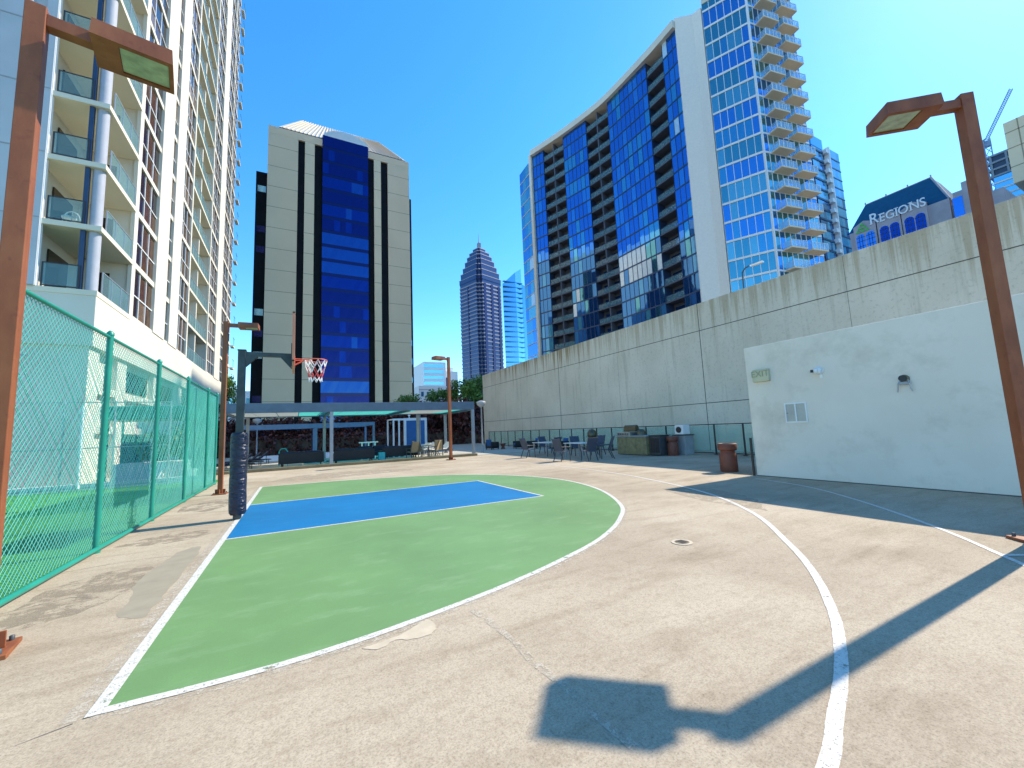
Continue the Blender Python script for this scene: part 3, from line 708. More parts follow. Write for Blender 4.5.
# glass railing in front of the concrete wall
GX = 17.2
rail = thing('glass_railing', 'waist-high glass railing with black posts at the foot of the concrete wall', 'railing', (GX,10,0))
py = [8.1, 9.52, 10.94, 12.33, 13.74, 15.12, 16.5, 17.9, 19.3, 20.7, 22.07, 23.44, 24.9, 26.27, 27.75, 29.1, 30.45, 31.81, 33.2, 34.6, 36.0, 37.3]
for y in py: MB().bx((GX,y,0.69),(0.05,0.06,1.38)).bx((GX,y,0.02),(0.14,0.14,0.03)).build('post', 'black', rail)
MB().box(GX-0.03,GX+0.03,8.1,37.3,1.38,1.42).build('top_rail', 'black', rail)
MB().box(GX-0.02,GX+0.02,8.1,37.3,0.06,0.10).build('bottom_rail', 'black', rail)
for y0, y1 in zip(py, py[1:]): MB().box(GX-0.006,GX+0.006,y0+0.04,y1-0.04,0.12,1.36).build('glass_panel', 'railglass', rail)

# ================================================================== BINS, GRILLS, FURNITURE
def make_bin():
    root = thing('litter_bin', None, 'litter bin', (0,0,0), 'brown round litter bins')
    b = MB(); b.lathe([(0.235,0.0),(0.25,0.03),(0.25,0.52),(0.235,0.55),(0.205,0.60),(0.205,0.64)], n=32); b.build('body', 'rust_flat', root)
    b = MB(); b.lathe([(0.20,0.64),(0.265,0.66),(0.275,0.70),(0.275,0.84),(0.262,0.86),(0.20,0.86),(0.20,0.80)], n=32); b.build('collar', 'rust_flat', root)
    MB().lathe([(0.195,0.79),(0.195,0.80)], n=24).build('liner', 'black', root)
    return root
bn = place(make_bin(), (11.86,8.12,0), 0, 'brown round litter bin next to the left end of the white wall')
dup(bn, (15.95,13.7,0), 0.4, 'brown round litter bin between the stone grill island and the oven cabinet', (1.0,1.0,1.05))

t = thing('grill_island', 'olive stone barbecue island with a steel grill and raised hood by the railing', 'barbecue', (15.6,15.9,0))
MB().box(15.25,16.1,14.7,16.75,0.03,0.92).build('cabinet', 'olive', t, bevel=0.015)
MB().box(15.18,16.15,14.64,16.82,0.92,0.98).build('countertop', 'greycab', t, bevel=0.01)
MB().box(15.235,15.25,15.4,15.8,0.2,0.8).box(15.235,15.25,15.85,16.25,0.2,0.8).build('cabinet_door', 'olive', t)
g = MB().box(15.2,15.9,15.75,16.65,0.98,1.16).build('grill', 'ss', t, bevel=0.01)
b = MB()
for k in range(5): b.tube((15.2,15.85+k*0.17,1.07),(15.16,15.85+k*0.17,1.07),0.03,10)
b.build('knobs', 'char', g)
b = MB(); nn = 10
for i in range(nn):
    a0 = math.pi*i/nn; a1 = math.pi*(i+1)/nn
    p = lambda a, y: (15.78+0.30*math.cos(a)*0.5, y, 1.18+0.34*math.sin(a)*1.0)
    b.quad(p(a0,15.05+0.7),p(a1,15.75),p(a1,16.6),p(a0,16.6))
vs = [(15.78+0.15*math.cos(math.pi*i/nn), 15.75, 1.18+0.34*math.sin(math.pi*i/nn)) for i in range(nn+1)]
b.add(vs, [tuple(range(nn+1))]); b.add([(x,16.6,z) for x,_,z in vs], [tuple(range(nn+1))])
b.build('hood', 'brasslid', t)
b = MB(); b.lathe([(0.24,0),(0.23,0.12),(0.18,0.24),(0.08,0.3)], (15.75,15.45,1.0), 20); b.build('side_lid', 'brasslid', t)
t = thing('dark_cabinet', 'dark cabinet standing against the right end of the stone grill island', 'cabinet', (15.75,14.5,0))
MB().box(15.4,16.1,13.98,14.60,0.04,0.95).build('body', 'char', t, bevel=0.01); MB().box(15.36,16.14,13.94,14.62,0.95,0.99).build('top', 'black', t)
MB().box(15.385,15.4,14.02,14.26,0.15,0.85).build('door', 'black', t); MB().box(15.385,15.4,14.30,14.55,0.15,0.85).build('door', 'black', t)
t = thing('oven_cabinet', 'white pizza oven with a round dark mouth on a grey cabinet', 'oven', (16.5,13.1,0))
MB().box(16.4,17.0,13.35,14.0,0,0.92).build('cabinet', 'greycab', t, bevel=0.01); MB().box(16.34,17.05,13.30,14.05,0.92,0.97).build('countertop', 'char', t)
ov = MB().box(16.45,16.95,13.45,13.95,0.97,1.42).build('oven_body', 'white', t, bevel=0.03)
MB().tube((16.45,13.70,1.2),(16.43,13.70,1.2),0.15,20).build('oven_mouth', 'black', ov)
t = thing('kettle_grill', 'dark round kettle barbecue behind the dining tables by the railing', 'barbecue', (16.4,20.2,0))
b = MB(); b.lathe([(0.05,0.70),(0.22,0.76),(0.30,0.90),(0.31,0.98)], (16.4,20.2,0), 20); b.build('bowl', 'brasslid', t)
b = MB(); b.lathe([(0.31,0.985),(0.30,1.12),(0.22,1.28),(0.06,1.37)], (16.4,20.2,0), 20); b.build('lid', 'brasslid', t)
for k in range(3): MB().tube((16.4+0.15*math.cos(k*2.1),20.2+0.15*math.sin(k*2.1),0.8),(16.4+0.32*math.cos(k*2.1),20.2+0.32*math.sin(k*2.1),0),0.015,6).build('leg', 'char', t)

def make_chair(name='patio_chair', grp='grey sling chairs round the dining tables', sl='sling', fr='char'):
    root = thing(name, None, 'chair', (0,0,0), grp)      # faces +X
    rx = Matrix.Rotation(R(-4), 3, 'Y'); rb = Matrix.Rotation(R(-18), 3, 'Y')
    MB().bx((0.0,0,0.43),(0.46,0.46,0.025),rx).build('seat', sl, root)
    MB().bx((-0.32,0,0.74),(0.025,0.46,0.62),rb).build('backrest', sl, root)
    for y in (-1,1):
        MB().path([(0.24,y*0.25,0),(0.22,y*0.25,0.42)],0.024,6).build('leg', fr, root)
        MB().path([(-0.36,y*0.25,0),(-0.18,y*0.25,0.42),(-0.42,y*0.25,1.06)],0.024,6).build('leg', fr, root)
        MB().path([(0.24,y*0.25,0.42),(0.24,y*0.27,0.64),(-0.28,y*0.27,0.66)],0.018,6).build('armrest', fr, root)
    return root
def make_table():
    root = thing('dining_table', None, 'table', (0,0,0), 'white topped dining tables')
    MB().box(-0.5,0.5,-0.75,0.75,0.72,0.755).build('tabletop', 'palefab', root, bevel=0.008)
    for x in (-1,1):
        for y in (-1,1): MB().bx((x*0.43,y*0.66,0.36),(0.06,0.06,0.72)).build('leg', 'greycab', root)
    return root
gt0 = gnd(576,458); gt1 = gnd(541,456)
T0 = place(make_table(), (gt0.x+0.3,gt0.y,0), 0, 'white topped dining table nearer the grill island')
dup(T0, (gt1.x+0.4,gt1.y,0), 0, 'white topped dining table farther from the grill island')
C0 = make_chair()
def G2(px, py): g = gnd(px, py); return (g.x, g.y)
cl = [(G2(563,461),0.15,'grey sling chair seen side-on at the left side of the nearer dining table'),
      (G2(589,460.5),1.5,'grey sling chair with its back to the camera at the nearer dining table'),
      (G2(606,458.5),2.6,'grey sling chair on the right of the nearer dining table, toward the grill'),
      (G2(578,455.5),-1.8,'grey sling chair on the far side of the nearer dining table'),
      (G2(529,457.5),0.1,'grey sling chair seen side-on at the left side of the farther dining table'),
      (G2(554,456.5),1.7,'grey sling chair between the two dining tables, back to the camera'),
      (G2(546,453.5),-1.5,'grey sling chair on the far side of the farther dining table'),
      (G2(598,455),3.4,'grey sling chair half hidden behind the right side of the nearer dining table')]
for i, (p, a, lb) in enumerate(cl):
    if i == 0: place(C0, (p[0],p[1],0), a, lb)
    else: dup(C0, (p[0],p[1],0), a, lb)

def make_armchair(fab, frame, name='lounge_armchair', grp='blue cushioned armchairs by the wall'):
    root = thing(name, None, 'armchair', (0,0,0), grp)
    MB().box(-0.38,0.38,-0.4,0.4,0.12,0.30).build('base', frame, root, bevel=0.02)
    MB().box(-0.30,0.40,-0.28,0.28,0.30,0.45).build('seat_cushion', fab, root, bevel=0.04)
    MB().bx((-0.33,0,0.55),(0.14,0.58,0.55),Matrix.Rotation(R(-10),3,'Y')).build('back_cushion', fab, root, bevel=0.04)
    for y in (-1,1): MB().box(-0.4,0.38,y*0.30,y*0.40,0.12,0.62).build('arm', frame, root, bevel=0.02)
    for x in (-1,1):
        for y in (-1,1): MB().bx((x*0.33,y*0.34,0.06),(0.05,0.05,0.12)).build('leg', 'black', root)
    return root
A0 = make_armchair('bluefab', 'wicker')
al = [((13.9,29.6),0.2,'blue cushioned armchair at the far end of the railing near the pergola'),
      ((15.6,28.3),2.9,'blue cushioned armchair against the railing to the right of the wooden side table'),
      ((15.8,26.6),2.7,'blue cushioned armchair by the railing halfway between side table and dining tables'),
      ((15.9,22.9),3.0,'blue cushioned armchair just behind the farther dining table')]
for i, (p, a, lb) in enumerate(al):
    if i == 0: place(A0, (p[0],p[1],0), a, lb)
    else: dup(A0, (p[0],p[1],0), a, lb)
t = thing('side_table', 'low brown side table between the far blue armchairs', 'table', (14.7,29.3,0))
MB().lathe([(0.3,0.42),(0.3,0.46)],(14.7,29.3,0),20).build('tabletop', 'rust_flat', t); MB().lathe([(0.2,0.0),(0.12,0.2),(0.2,0.42)],(14.7,29.3,0),16).build('pedestal', 'rust_flat', t)

# ================================================================== PERGOLA AND POOL TERRACE
PX0, PX1, PY0, PY1 = -3.15, 10.1, 24.0, 29.5
pg = thing('pergola', 'long blue-grey steel pergola with teal roof panels across the back of the court', 'pergola', (3.5,24.2,0))
MB().box(PX0,PX1,PY0,PY0+0.18,2.93,3.42).build('front_beam', 'grey_beam', pg, bevel=0.01)
MB().box(PX0,PX1,PY1,PY1+0.16,2.93,3.36).build('back_beam', 'grey_beam', pg, bevel=0.01)
for x in (PX0, 1.62, 5.9, PX1-0.16): MB().box(x,x+0.16,PY0+0.18,PY1,2.88,3.30).build('side_beam', 'grey_beam', pg)
for k in range(1, 8): MB().box(PX0+0.17,PX1-0.17,PY0+0.18+k*0.66,PY0+0.24+k*0.66,3.03,3.16).build('purlin', 'grey_beam', pg)
for i in range(12):
    x0 = PX0+0.05+i*(PX1-PX0-0.1)/12; x1 = x0+(PX1-PX0-0.1)/12-0.04
    mt = 'white_roof' if i in (0,1,2,9,10) else 'teal_roof'
    MB().box(x0,x1,PY0+0.2,PY1-0.02,2.99,3.01).build('roof_panel', mt, pg)
for x, y in ((PX0+0.08,PY0+0.09),(1.74,PY0+0.09),(PX1-0.1,PY0+0.09),(PX0+0.6,PY1),(1.7,PY1),(PX1-0.1,PY1),(7.9,PY1)):
    MB().bx((x,y,1.47),(0.17,0.17,2.92)).bx((x,y,0.05),(0.24,0.24,0.08)).build('post', 'post', pg)
pf = thing('frame_pergola', 'lower blue framed pergola standing behind the sofas', 'pergola', (1.4,33,0))
MB().box(-3.2,5.3,32.0,32.14,2.30,2.56).build('front_beam', 'grey_beam2', pf); MB().box(-3.2,5.3,36.0,36.14,2.30,2.56).build('back_beam', 'grey_beam2', pf)
for x in (-3.2,1.25,5.16):
    MB().box(x,x+0.14,32.14,36.0,2.36,2.52).build('side_beam', 'grey_beam2', pf)
    for y in (32.07,36.07): MB().bx((x+0.07,y,1.16),(0.14,0.14,2.28)).build('post', 'grey_beam2', pf)

cb = thing('cabana', 'white framed cabana with a dark blue screen behind the terrace chairs', 'cabana', (9.3,36,0))
cx0, cx1, cy0 = on_y(393,430,35).x, on_y(427,430,35).x, 35.0
zt = on_y(410,418,35).z
cxm = on_y(404,430,35).x
MB().box(cxm,cx1,cy0,cy0+0.15,zt-0.22,zt).box(cxm,cx1,cy0,cy0+0.15,0.35,0.60).box(cxm,cxm+0.2,cy0,cy0+0.15,0.6,zt-0.22).box(cx1-0.2,cx1,cy0,cy0+0.15,0.6,zt-0.22).build('front_frame', 'white', cb)
MB().box(cxm+0.2,cx1-0.2,cy0+0.05,cy0+0.09,0.60,zt-0.22).build('screen', 'screen', cb)
MB().box(cx0,cxm,cy0+0.02,cy0+0.12,zt-0.18,zt-0.02).box(cx0,cx0+0.12,cy0+0.02,cy0+0.12,0,zt-0.18).box((cx0+cxm)/2,(cx0+cxm)/2+0.12,cy0+0.02,cy0+0.12,0,zt-0.18).build('side_frame', 'white', cb)
MB().box(cx0,cx1,cy0+0.15,cy0+2.6,zt-0.1,zt-0.03).build('roof', 'white', cb)
for x in (cx0+0.06, cx1-0.1): MB().bx((x,cy0+2.5,zt/2-0.06),(0.12,0.12,zt-0.12)).build('post', 'white', cb)
MB().lathe([(0.05,0),(0.05,0.25),(0.12,0.28),(0.1,0.42)],((cxm+cx1)/2-0.3,cy0+1,zt-0.03),10).build('finial', 'white', cb)

def make_sofa():
    root = thing('terrace_sofa', None, 'sofa', (0,0,0), 'dark sofas under the pergola')   # faces -Y... back at +Y
    MB().box(-1.0,1.0,-0.42,0.42,0.22,0.34).build('base', 'wicker', root, bevel=0.02)
    for x in (-1,1):
        for y in (-1,1): MB().bx((x*0.94,y*0.36,0.11),(0.06,0.06,0.22)).build('leg', 'black', root)
    for x in (-0.48,0.48): MB().box(x-0.46,x+0.46,-0.40,0.28,0.34,0.48).build('seat_cushion', 'navy', root, bevel=0.04)
    for x in (-0.48,0.48): MB().bx((x,0.30,0.64),(0.92,0.16,0.42),Matrix.Rotation(R(-8),3,'X')).build('back_cushion', 'navy', root, bevel=0.04)
    for x in (-1,1): MB().box(x*0.98,x*1.10,-0.42,0.42,0.22,0.62).build('arm', 'wicker', root, bevel=0.02)
    MB().box(-1.09,1.09,0.38,0.45,0.24,0.78).build('back_panel', 'wicker', root, bevel=0.02)
    return root
S0 = make_sofa()
sl_ = [((3.0,25.2),math.pi,'dark navy sofa seen from behind just right of the middle pergola post'),
       ((5.65,25.6),math.pi+0.1,'dark navy sofa seen from behind to the left of the pair of metal chairs'),
       ((0.35,25.4),math.pi-0.05,'dark navy sofa seen from behind left of the middle pergola post'),
       ((4.6,28.2),0.0,'dark navy sofa facing the court farther back under the pergola')]
for i, (p, a, lb) in enumerate(sl_):
    if i == 0: place(S0, (p[0],p[1],0.02), a, lb)
    else: dup(S0, (p[0],p[1],0.02), a, lb)
t = thing('pool_rack', 'white cue rack table at the back under the blue framed pergola', 'table', (5.0,31.4,0))
MB().box(4.1,5.4,31.2,31.6,1.02,1.10).build('tabletop', 'white', t)
for x in (4.3,4.75,5.2): MB().bx((x,31.4,0.52),(0.08,0.3,1.0)).build('leg', 'white', t)
t = thing('glass_box_table', 'turquoise glass cube table between two dark sofas', 'table', (4.47,24.75,0))
MB().box(4.3,4.65,24.6,24.95,0.03,0.55).build('cube', 'pipe', t, bevel=0.02)
t = thing('pool_ladder', 'curved turquoise pool handrail standing left of the dark sofas', 'handrail', (-0.6,27.5,0))
for y in (27.3,27.8): MB().path([(-0.8,y,0.02),(-0.8,y,0.85),(-0.7,y,1.0),(-0.5,y,1.02),(-0.38,y,0.85),(-0.36,y,0.02)],0.025,8).build('rail', 'pipe', t)
for z in (0.25,0.5,0.75): MB().tube((-0.37,27.3,z),(-0.37,27.8,z),0.02,6).build('rung', 'pipe', t)

D0 = make_chair('terrace_chair', 'metal chairs at the right end of the pergola', 'tansling', 'char')
dl = [((6.3,24.9),1.9,'metal terrace chair just right of the last dark sofa'),
      ((7.0,25.2),0.4,'metal terrace chair in front of the blue cabana screen'),
      ((7.9,25.7),2.6,'tan mesh terrace chair immediately left of the slim lamp post'),
      ((8.6,26.8),1.2,'tan mesh terrace chair immediately right of the slim lamp post'),
      ((7.3,27.0),-0.6,'tan mesh terrace chair in the second row behind the front metal chairs')]
for i, (p, a, lb) in enumerate(dl):
    if i == 0: place(D0, (p[0],p[1],0.02), a, lb)
    else: dup(D0, (p[0],p[1],0.02), a, lb)
t = thing('bistro_table', 'small round table among the tan mesh terrace chairs', 'table', (7.8,26.5,0))
MB().lathe([(0.42,0.70),(0.42,0.73)],(7.8,26.5,0.02),24).build('tabletop', 'tansling', t); MB().lathe([(0.22,0),(0.03,0.04),(0.03,0.70)],(7.8,26.5,0.02),12).build('pedestal', 'char', t)

def make_lounger(fab):
    root = thing('sun_lounger', None, 'sun lounger', (0,0,0), 'sun loungers on the terrace')     # head at +Y
    MB().box(-0.32,0.32,-0.95,0.35,0.30,0.37).build('mattress', fab, root, bevel=0.02)
    MB().bx((0,0.62,0.56),(0.64,0.72,0.06),Matrix.Rotation(R(42),3,'X')).build('backrest', fab, root, bevel=0.02)
    b = MB()
    for x in (-1,1): b.box(x*0.31,x*0.35,-0.98,0.98,0.24,0.29)
    b.box(-0.35,0.35,-1.0,-0.96,0.24,0.29).box(-0.35,0.35,0.96,1.0,0.24,0.29); b.build('frame', 'black', root)
    for x in (-1,1):
        for y in (-0.85,0.85): MB().bx((x*0.32,y,0.12),(0.04,0.04,0.24)).build('leg', 'black', root)
    MB().tube((0,0.75,0.28),(0,0.82,0.66),0.015,6).build('strut', 'black', root)
    return root
P0 = make_lounger('palefab')
ll = [((9.3,28.8),-1.2,'pale sun lounger with raised back directly left of the right pergola post'),
      ((8.8,30.6),-1.2,'pale sun lounger with raised back farthest from the court beyond the tan chairs'),
      ((7.9,29.3),-1.2,'pale sun lounger partly hidden behind the tan mesh chairs')]
for i, (p, a, lb) in enumerate(ll):
    if i == 0: place(P0, (p[0],p[1],0.02), a, lb)
    else: dup(P0, (p[0],p[1],0.02), a, lb)
P1 = make_lounger('navy')
ll = [((-3.0,27.2),-1.35,'dark sun lounger nearest the court behind the padded hoop post'),
      ((-2.7,29.3),-1.35,'dark sun lounger in the middle of the row left of the pool'),
      ((-2.4,31.4),-1.35,'dark sun lounger farthest back in the row left of the pool')]
for i, (p, a, lb) in enumerate(ll):
    if i == 0: place(P1, (p[0],p[1],0.02), a, lb)
    else: dup(P1, (p[0],p[1],0.02), a, lb)

def make_globe():
    root = thing('globe_lamp', None, 'street lamp', (0,0,0), 'globe topped walkway lamps')
    MB().lathe([(0.10,0),(0.06,0.1),(0.05,3.2),(0.08,3.25)], n=12).build('post', 'post', root)
    MB().lathe([(0.10,3.25),(0.30,3.42),(0.34,3.62),(0.30,3.66),(0.1,3.72)], n=18).build('lamp_shade', 'globe', root)
    return root
G0 = place(make_globe(), (11.9,27.0,0), 0, 'globe topped walkway lamp between the pergola and the concrete wall')
dup(G0, (9.3,34.0,0), 0, 'globe topped walkway lamp partly hidden behind the slim brown lamp post', (1,1,1.05))
dup(G0, (-2.8,40.0,0), 0, 'globe topped walkway lamp standing left of the pool behind the pergola', (1,1,0.9))
# ================================================================== BUILDING HELPERS
def V2(p): return Vector((p[0], p[1]))
def obox(b, P, Q, d0, d1, z0, z1, m=0, side=1):
    P, Q = V2(P), V2(Q); d = (Q-P).normalized(); n = Vector((d.y, -d.x))*side
    a, c, e, f = P+n*d0, Q+n*d0, Q+n*d1, P+n*d1
    return b.prism([(a.x,a.y),(c.x,c.y),(e.x,e.y),(f.x,f.y)], z0, z1, m)
def panes(b, P, Q, z0, z1, n, mats, wts, off=0.0, side=1, rows=1, tilt=0.012):
    P, Q = V2(P), V2(Q); d = (Q-P)/n; nn = Vector((d.y, -d.x)).normalized()*side
    for i in range(n):
        for r in range(rows):
            a, c = P+d*i, P+d*(i+1); za, zb = z0+(z1-z0)*r/rows, z0+(z1-z0)*(r+1)/rows
            k = random.choices(mats, wts)[0]
            j = [off+random.uniform(-tilt,tilt) for _ in range(3)]
            p = [a+nn*j[0], c+nn*j[1], c+nn*j[2], a+nn*(j[0]+j[2]-j[1])]
            zz = [za, za, zb, zb]; q = [(p[t].x,p[t].y,zz[t]) for t in range(4)]
            if side < 0: q = q[::-1]
            b.add(q, [(0,1,2,3)], k)
def along(P, Q, t): return (P[0]+(Q[0]-P[0])*t, P[1]+(Q[1]-P[1])*t)

# ================================================================== LEFT APARTMENT TOWER (cream, facing +X)
LB = thing('apartment_tower', 'cream apartment tower with corner balconies and bronze windows rising behind the green fence', 'building', (-10,30,0))
FH, Z0, NF = 3.06, 8.59, 20
ZT = Z0+FH*NF
b = MB()
b.box(-26,-10,24.5,28.5,-14,Z0).box(-26,-10.3,24.5,28.5,Z0,ZT+2)
b.box(-26,-10.0,28.5,66.5,Z0,ZT+2)
for y0,y1 in ((28.5,41.6),(49.9,66.4)): b.box(-10.0,-8.16,y0,y1,Z0,ZT+2)
b.box(-10.0,-8.2,45.45,45.75,Z0,ZT)
b.build('wall', 'render_w', LB)
# south side panel wall, its shade put into the blue-grey colour, with floor joints
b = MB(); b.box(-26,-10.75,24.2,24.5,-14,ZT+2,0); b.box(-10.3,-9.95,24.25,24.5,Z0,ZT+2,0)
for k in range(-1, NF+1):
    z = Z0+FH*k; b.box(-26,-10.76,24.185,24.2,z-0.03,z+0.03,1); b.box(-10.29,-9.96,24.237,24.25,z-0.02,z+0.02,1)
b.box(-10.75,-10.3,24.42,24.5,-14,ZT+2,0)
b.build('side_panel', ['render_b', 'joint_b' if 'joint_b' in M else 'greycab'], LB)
MB().box(-9.96,-9.92,24.30,24.5,Z0,ZT).build('edge_trim', 'white', LB)
# podium
b = MB(); b.box(-26,-8.0,24.35,66.5,6.05,Z0,0); b.build('podium_band', 'render_w', LB, bevel=0.02)
b = MB(); b.box(-26,-8.42,24.45,66,-14,6.05,0)
for y in (27.8, 33.9, 40.0, 46.1, 52.2, 58.3): b.box(-8.42,-8.15,y,y+1.3,0,6.05)
b.box(-8.42,-8.15,24.45,25.6,0,6.05)
for z in (2.2, 4.05): b.box(-8.42,-8.18,24.5,66,z,z+0.35)
b.build('podium_wall', 'render_w', LB)
for i, y in enumerate((29.1, 35.2, 41.3, 47.4, 53.5)):
    MB().box(-8.42,-8.36,y+0.4,y+4.4,4.55,5.7).build('podium_window', 'brz2', LB)
    MB().box(-8.42,-8.36,y+0.4,y+4.4,0.3,2.1).build('podium_window', 'tealg' , LB)
b = MB(); panes(b, (-7.98,57.5), (-7.98,65.5), 0, 6.0, 6, [0,1], [2,1], rows=2); b.build('lobby_glass', ['bluea','bluec'], LB)
MB().tube((-8.3,24.68,Z0),(-8.3,24.68,ZT),0.22,24).build('column', 'col_grey', LB)
MB().box(-8.72,-8.56,24.44,24.60,Z0,ZT).build('column_shade_strip', 'mull', LB)  # dark blue strip added to stand for the column's shaded left side
for (x0,x1,y0,y1) in ((-8.17,-8.0,28.4,28.95),(-8.17,-7.96,32.45,34.9),(-8.17,-7.96,35.95,38.2),(-8.17,-8.0,41.3,41.65),(-8.17,-8.0,49.85,50.25),(-8.17,-7.96,54.25,57.6),(-8.17,-8.0,62.0,62.3)):
    MB().box(x0,x1,y0,y1,Z0,ZT+2).build('pilaster', 'render_w', LB)
MB().box(-10.3,-7.9,24.25,66.5,ZT,ZT+0.4).build('roof_slab', 'render_w', LB)
WM = ['brz','brz2','brz3','white','bluea']
for k in range(NF):
    z = Z0+FH*k
    # corner balcony
    s = MB().box(-10.3,-7.98,24.32,28.5,z-0.24,z).build('balcony', 'render_soffit', LB)
    b = MB()
    x0,x1,y = -9.82,-8.62,24.40
    b.box(x0,x1,y-.02,y+.02,z+1.08,z+1.12,0).box(x0,x1,y-.02,y+.02,z+0.06,z+0.10,0).box(x0,x0+.05,y-.021,y+.021,z,z+1.1,0).box(x1-.05,x1,y-.021,y+.021,z,z+1.1,0)
    b.box(x0+.05,x1-.05,y-.005,y+.005,z+.1,z+1.08,1); b.build('railing', ['black','balglass'], s)
    b = MB(); x = -8.04
    b.box(x-.02,x+.02,24.95,28.3,z+1.06,z+1.10,0).box(x-.006,x+.006,24.98,28.28,z+.05,z+1.06,1)
    for yy in (24.95,26.05,27.2,28.26): b.box(x-.022,x+.022,yy,yy+.04,z,z+1.06,0)
    b.build('railing', ['steel','balglass'], s)
    d = MB().box(-10.28,-10.22,25.9,27.7,z+0.02,z+2.25).build('balcony_door', 'brz2', LB)
    MB().box(-9.6,-8.9,28.44,28.49,z+0.02,z+2.2).build('balcony_door', 'brz2', LB)
    # windows
    for (y0,y1,nc) in ((28.95,32.45,3),(34.9,35.95,1),(38.2,41.3,3),(50.25,54.25,3),(57.6,62.0,3),(62.3,66.0,3)):
        b = MB(); xg = -8.13
        hi = z > 30
        for c in range(nc):
            ya = y0+(y1-y0)*c/nc; yb = y0+(y1-y0)*(c+1)/nc
            for za, zb in ((z+0.12,z+1.35),(z+1.35,z+2.86)):
                kx = random.choices([0,1,2],[5,4,1 if not hi else 0.5])[0]
                j = [random.uniform(-.008,.008) for _ in range(3)]
                b.add([(xg+j[0],ya,za),(xg+j[1],yb,za),(xg+j[2],yb,zb),(xg+j[0]+j[2]-j[1],ya,zb)], [(0,1,2,3)], kx)
            if c: b.box(xg-.02,xg+.04,ya-.03,ya+.03,z+.12,z+2.86,3)
        b.box(xg-.02,xg+.05,y0,y1,z+1.33,z+1.39,3)
        b.build('window', WM, LB)
        
    for (y0,y1) in ((28.96,32.44),(34.91,35.94),(38.21,41.29),(50.26,54.24),(57.61,61.99)): MB().box(-8.15,-8.03,y0,y1,z-0.20,z+0.12).build('spandrel', 'render_w', LB)
    # mid balcony stack
    s = MB().box(-10.0,-8.06,41.65,49.85,z-0.22,z).build('balcony', 'render_soffit', LB)
    b = MB(); b.box(-8.14,-8.10,41.7,49.8,z+1.06,z+1.1,0).box(-8.125,-8.113,41.7,49.8,z+.05,z+1.06,1)
    for q in range(9): b.box(-8.15,-8.09,41.7+q,41.74+q,z,z+1.06,0)
    b.build('railing', ['steel','balglass'], s)
    MB().box(-9.98,-9.92,42.3,44.8,z+.02,z+2.3).box(-9.98,-9.92,46.4,48.9,z+.02,z+2.3).build('balcony_door', 'brz2', LB)
    MB().box(-8.15,-8.03,62.31,66.0,z-0.20,z+0.12).build('spandrel', 'render_w', LB)
    s = MB().box(-8.1,-7.72,66.52,68.0,z-0.2,z).build('balcony', 'render_soffit', LB)
    b = MB(); b.box(-7.78,-7.74,66.55,67.9,z+1.06,z+1.1,0).box(-7.765,-7.753,66.55,67.9,z+.05,z+1.06,1); b.build('railing', ['black','balglass'], s)

t = thing('balcony_chair', 'white round-backed chair on a corner balcony of the cream tower behind the near lamp post', 'chair', (-9.3,24.9,Z0+FH))
q = (-9.3,24.95,Z0+FH)
MB().lathe([(0.24,0.40),(0.26,0.44),(0.24,0.46)], q, 18).build('seat', 'white', t)
b = MB()
for i in range(14):
    a = math.pi*i/13; a1 = math.pi*(i+1)/13
    if i < 13: b.tube((q[0]+0.27*math.cos(a),q[1]+0.25,q[2]+0.5+0.36*math.sin(a)),(q[0]+0.27*math.cos(a1),q[1]+0.25,q[2]+0.5+0.36*math.sin(a1)),0.02,6)
for x in (-.15,0,.15): b.tube((q[0]+x,q[1]+0.25,q[2]+.44),(q[0]+x*1.2,q[1]+.25,q[2]+0.82),0.012,6)
b.build('backrest', 'white', t)
for k in range(4): a = math.pi/4+k*math.pi/2; MB().tube((q[0]+.18*math.cos(a),q[1]+.18*math.sin(a),q[2]+.4),(q[0]+.25*math.cos(a),q[1]+.25*math.sin(a),q[2]),0.018,6).build('leg','white',t)

# ================================================================== TAN OFFICE TOWER (faces the court)
TY = 80.0
MT = thing('office_tower', 'tan office tower with royal blue glass centre strip and pale metal roof', 'building', (8,90,0))
def tx(px, py=260): return on_y(px, py, TY).x
xL, xR = -5.05, 20.45
TE = 58.6
s1 = (tx(296.5), tx(303.5)); s2 = (tx(313.5), tx(320.5)); gl = (tx(321.7), tx(368.3)); s3 = (tx(368.8), tx(374.5)); s4 = (tx(381.5), tx(388.5))
b = MB(); b.box(xL,xR,TY+0.4,TY+26,-14,TE)
b.build('tower_core', 'dkstrip', MT)
segs = [(xL,s1[0],'tan'),(s1[1],s2[0],'tan_l'),(s3[1],s4[0],'tan_l'),(s4[1],xR,'tan')]
for x0,x1,mt in segs:
    b = MB(); b.box(x0,x1,TY,TY+0.4,-14,57.2,0)
    z = 4.0
    while z < 57: b.box(x0,x1,TY-0.004,TY+0.1,z-0.045,z+0.045,1); z += 3.9
    b.build('precast_panel', [mt,'tan_j'], MT)
b = MB(); b.box(xL,gl[0]-0.05,TY-0.02,TY+0.4,57.2,TE,0); b.box(gl[1]+0.05,xR,TY-0.02,TY+0.4,57.2,TE,0); b.box(xL,xR,TY+0.4,TY+26,TE,TE+0.3,0)
b.build('parapet', 'tan', MT)
b = MB(); b.box(xL-0.012,xL+0.4,TY+0.41,TY+26.01,-14,TE); b.box(xR-0.4,xR+0.012,TY+0.41,TY+26.01,-14,TE); b.build('side_wall', 'tan', MT)
for sx in (s1,s2,s3,s4):
    b = MB()
    z = 2.0
    while z < 57:
        b.box(sx[0],sx[1],TY+0.36,TY+0.39,z,min(z+3.7,57.2),random.choice([0,0,1])); z += 3.9
    b.build('window_strip', ['dkstrip','dkstrip'], MT)
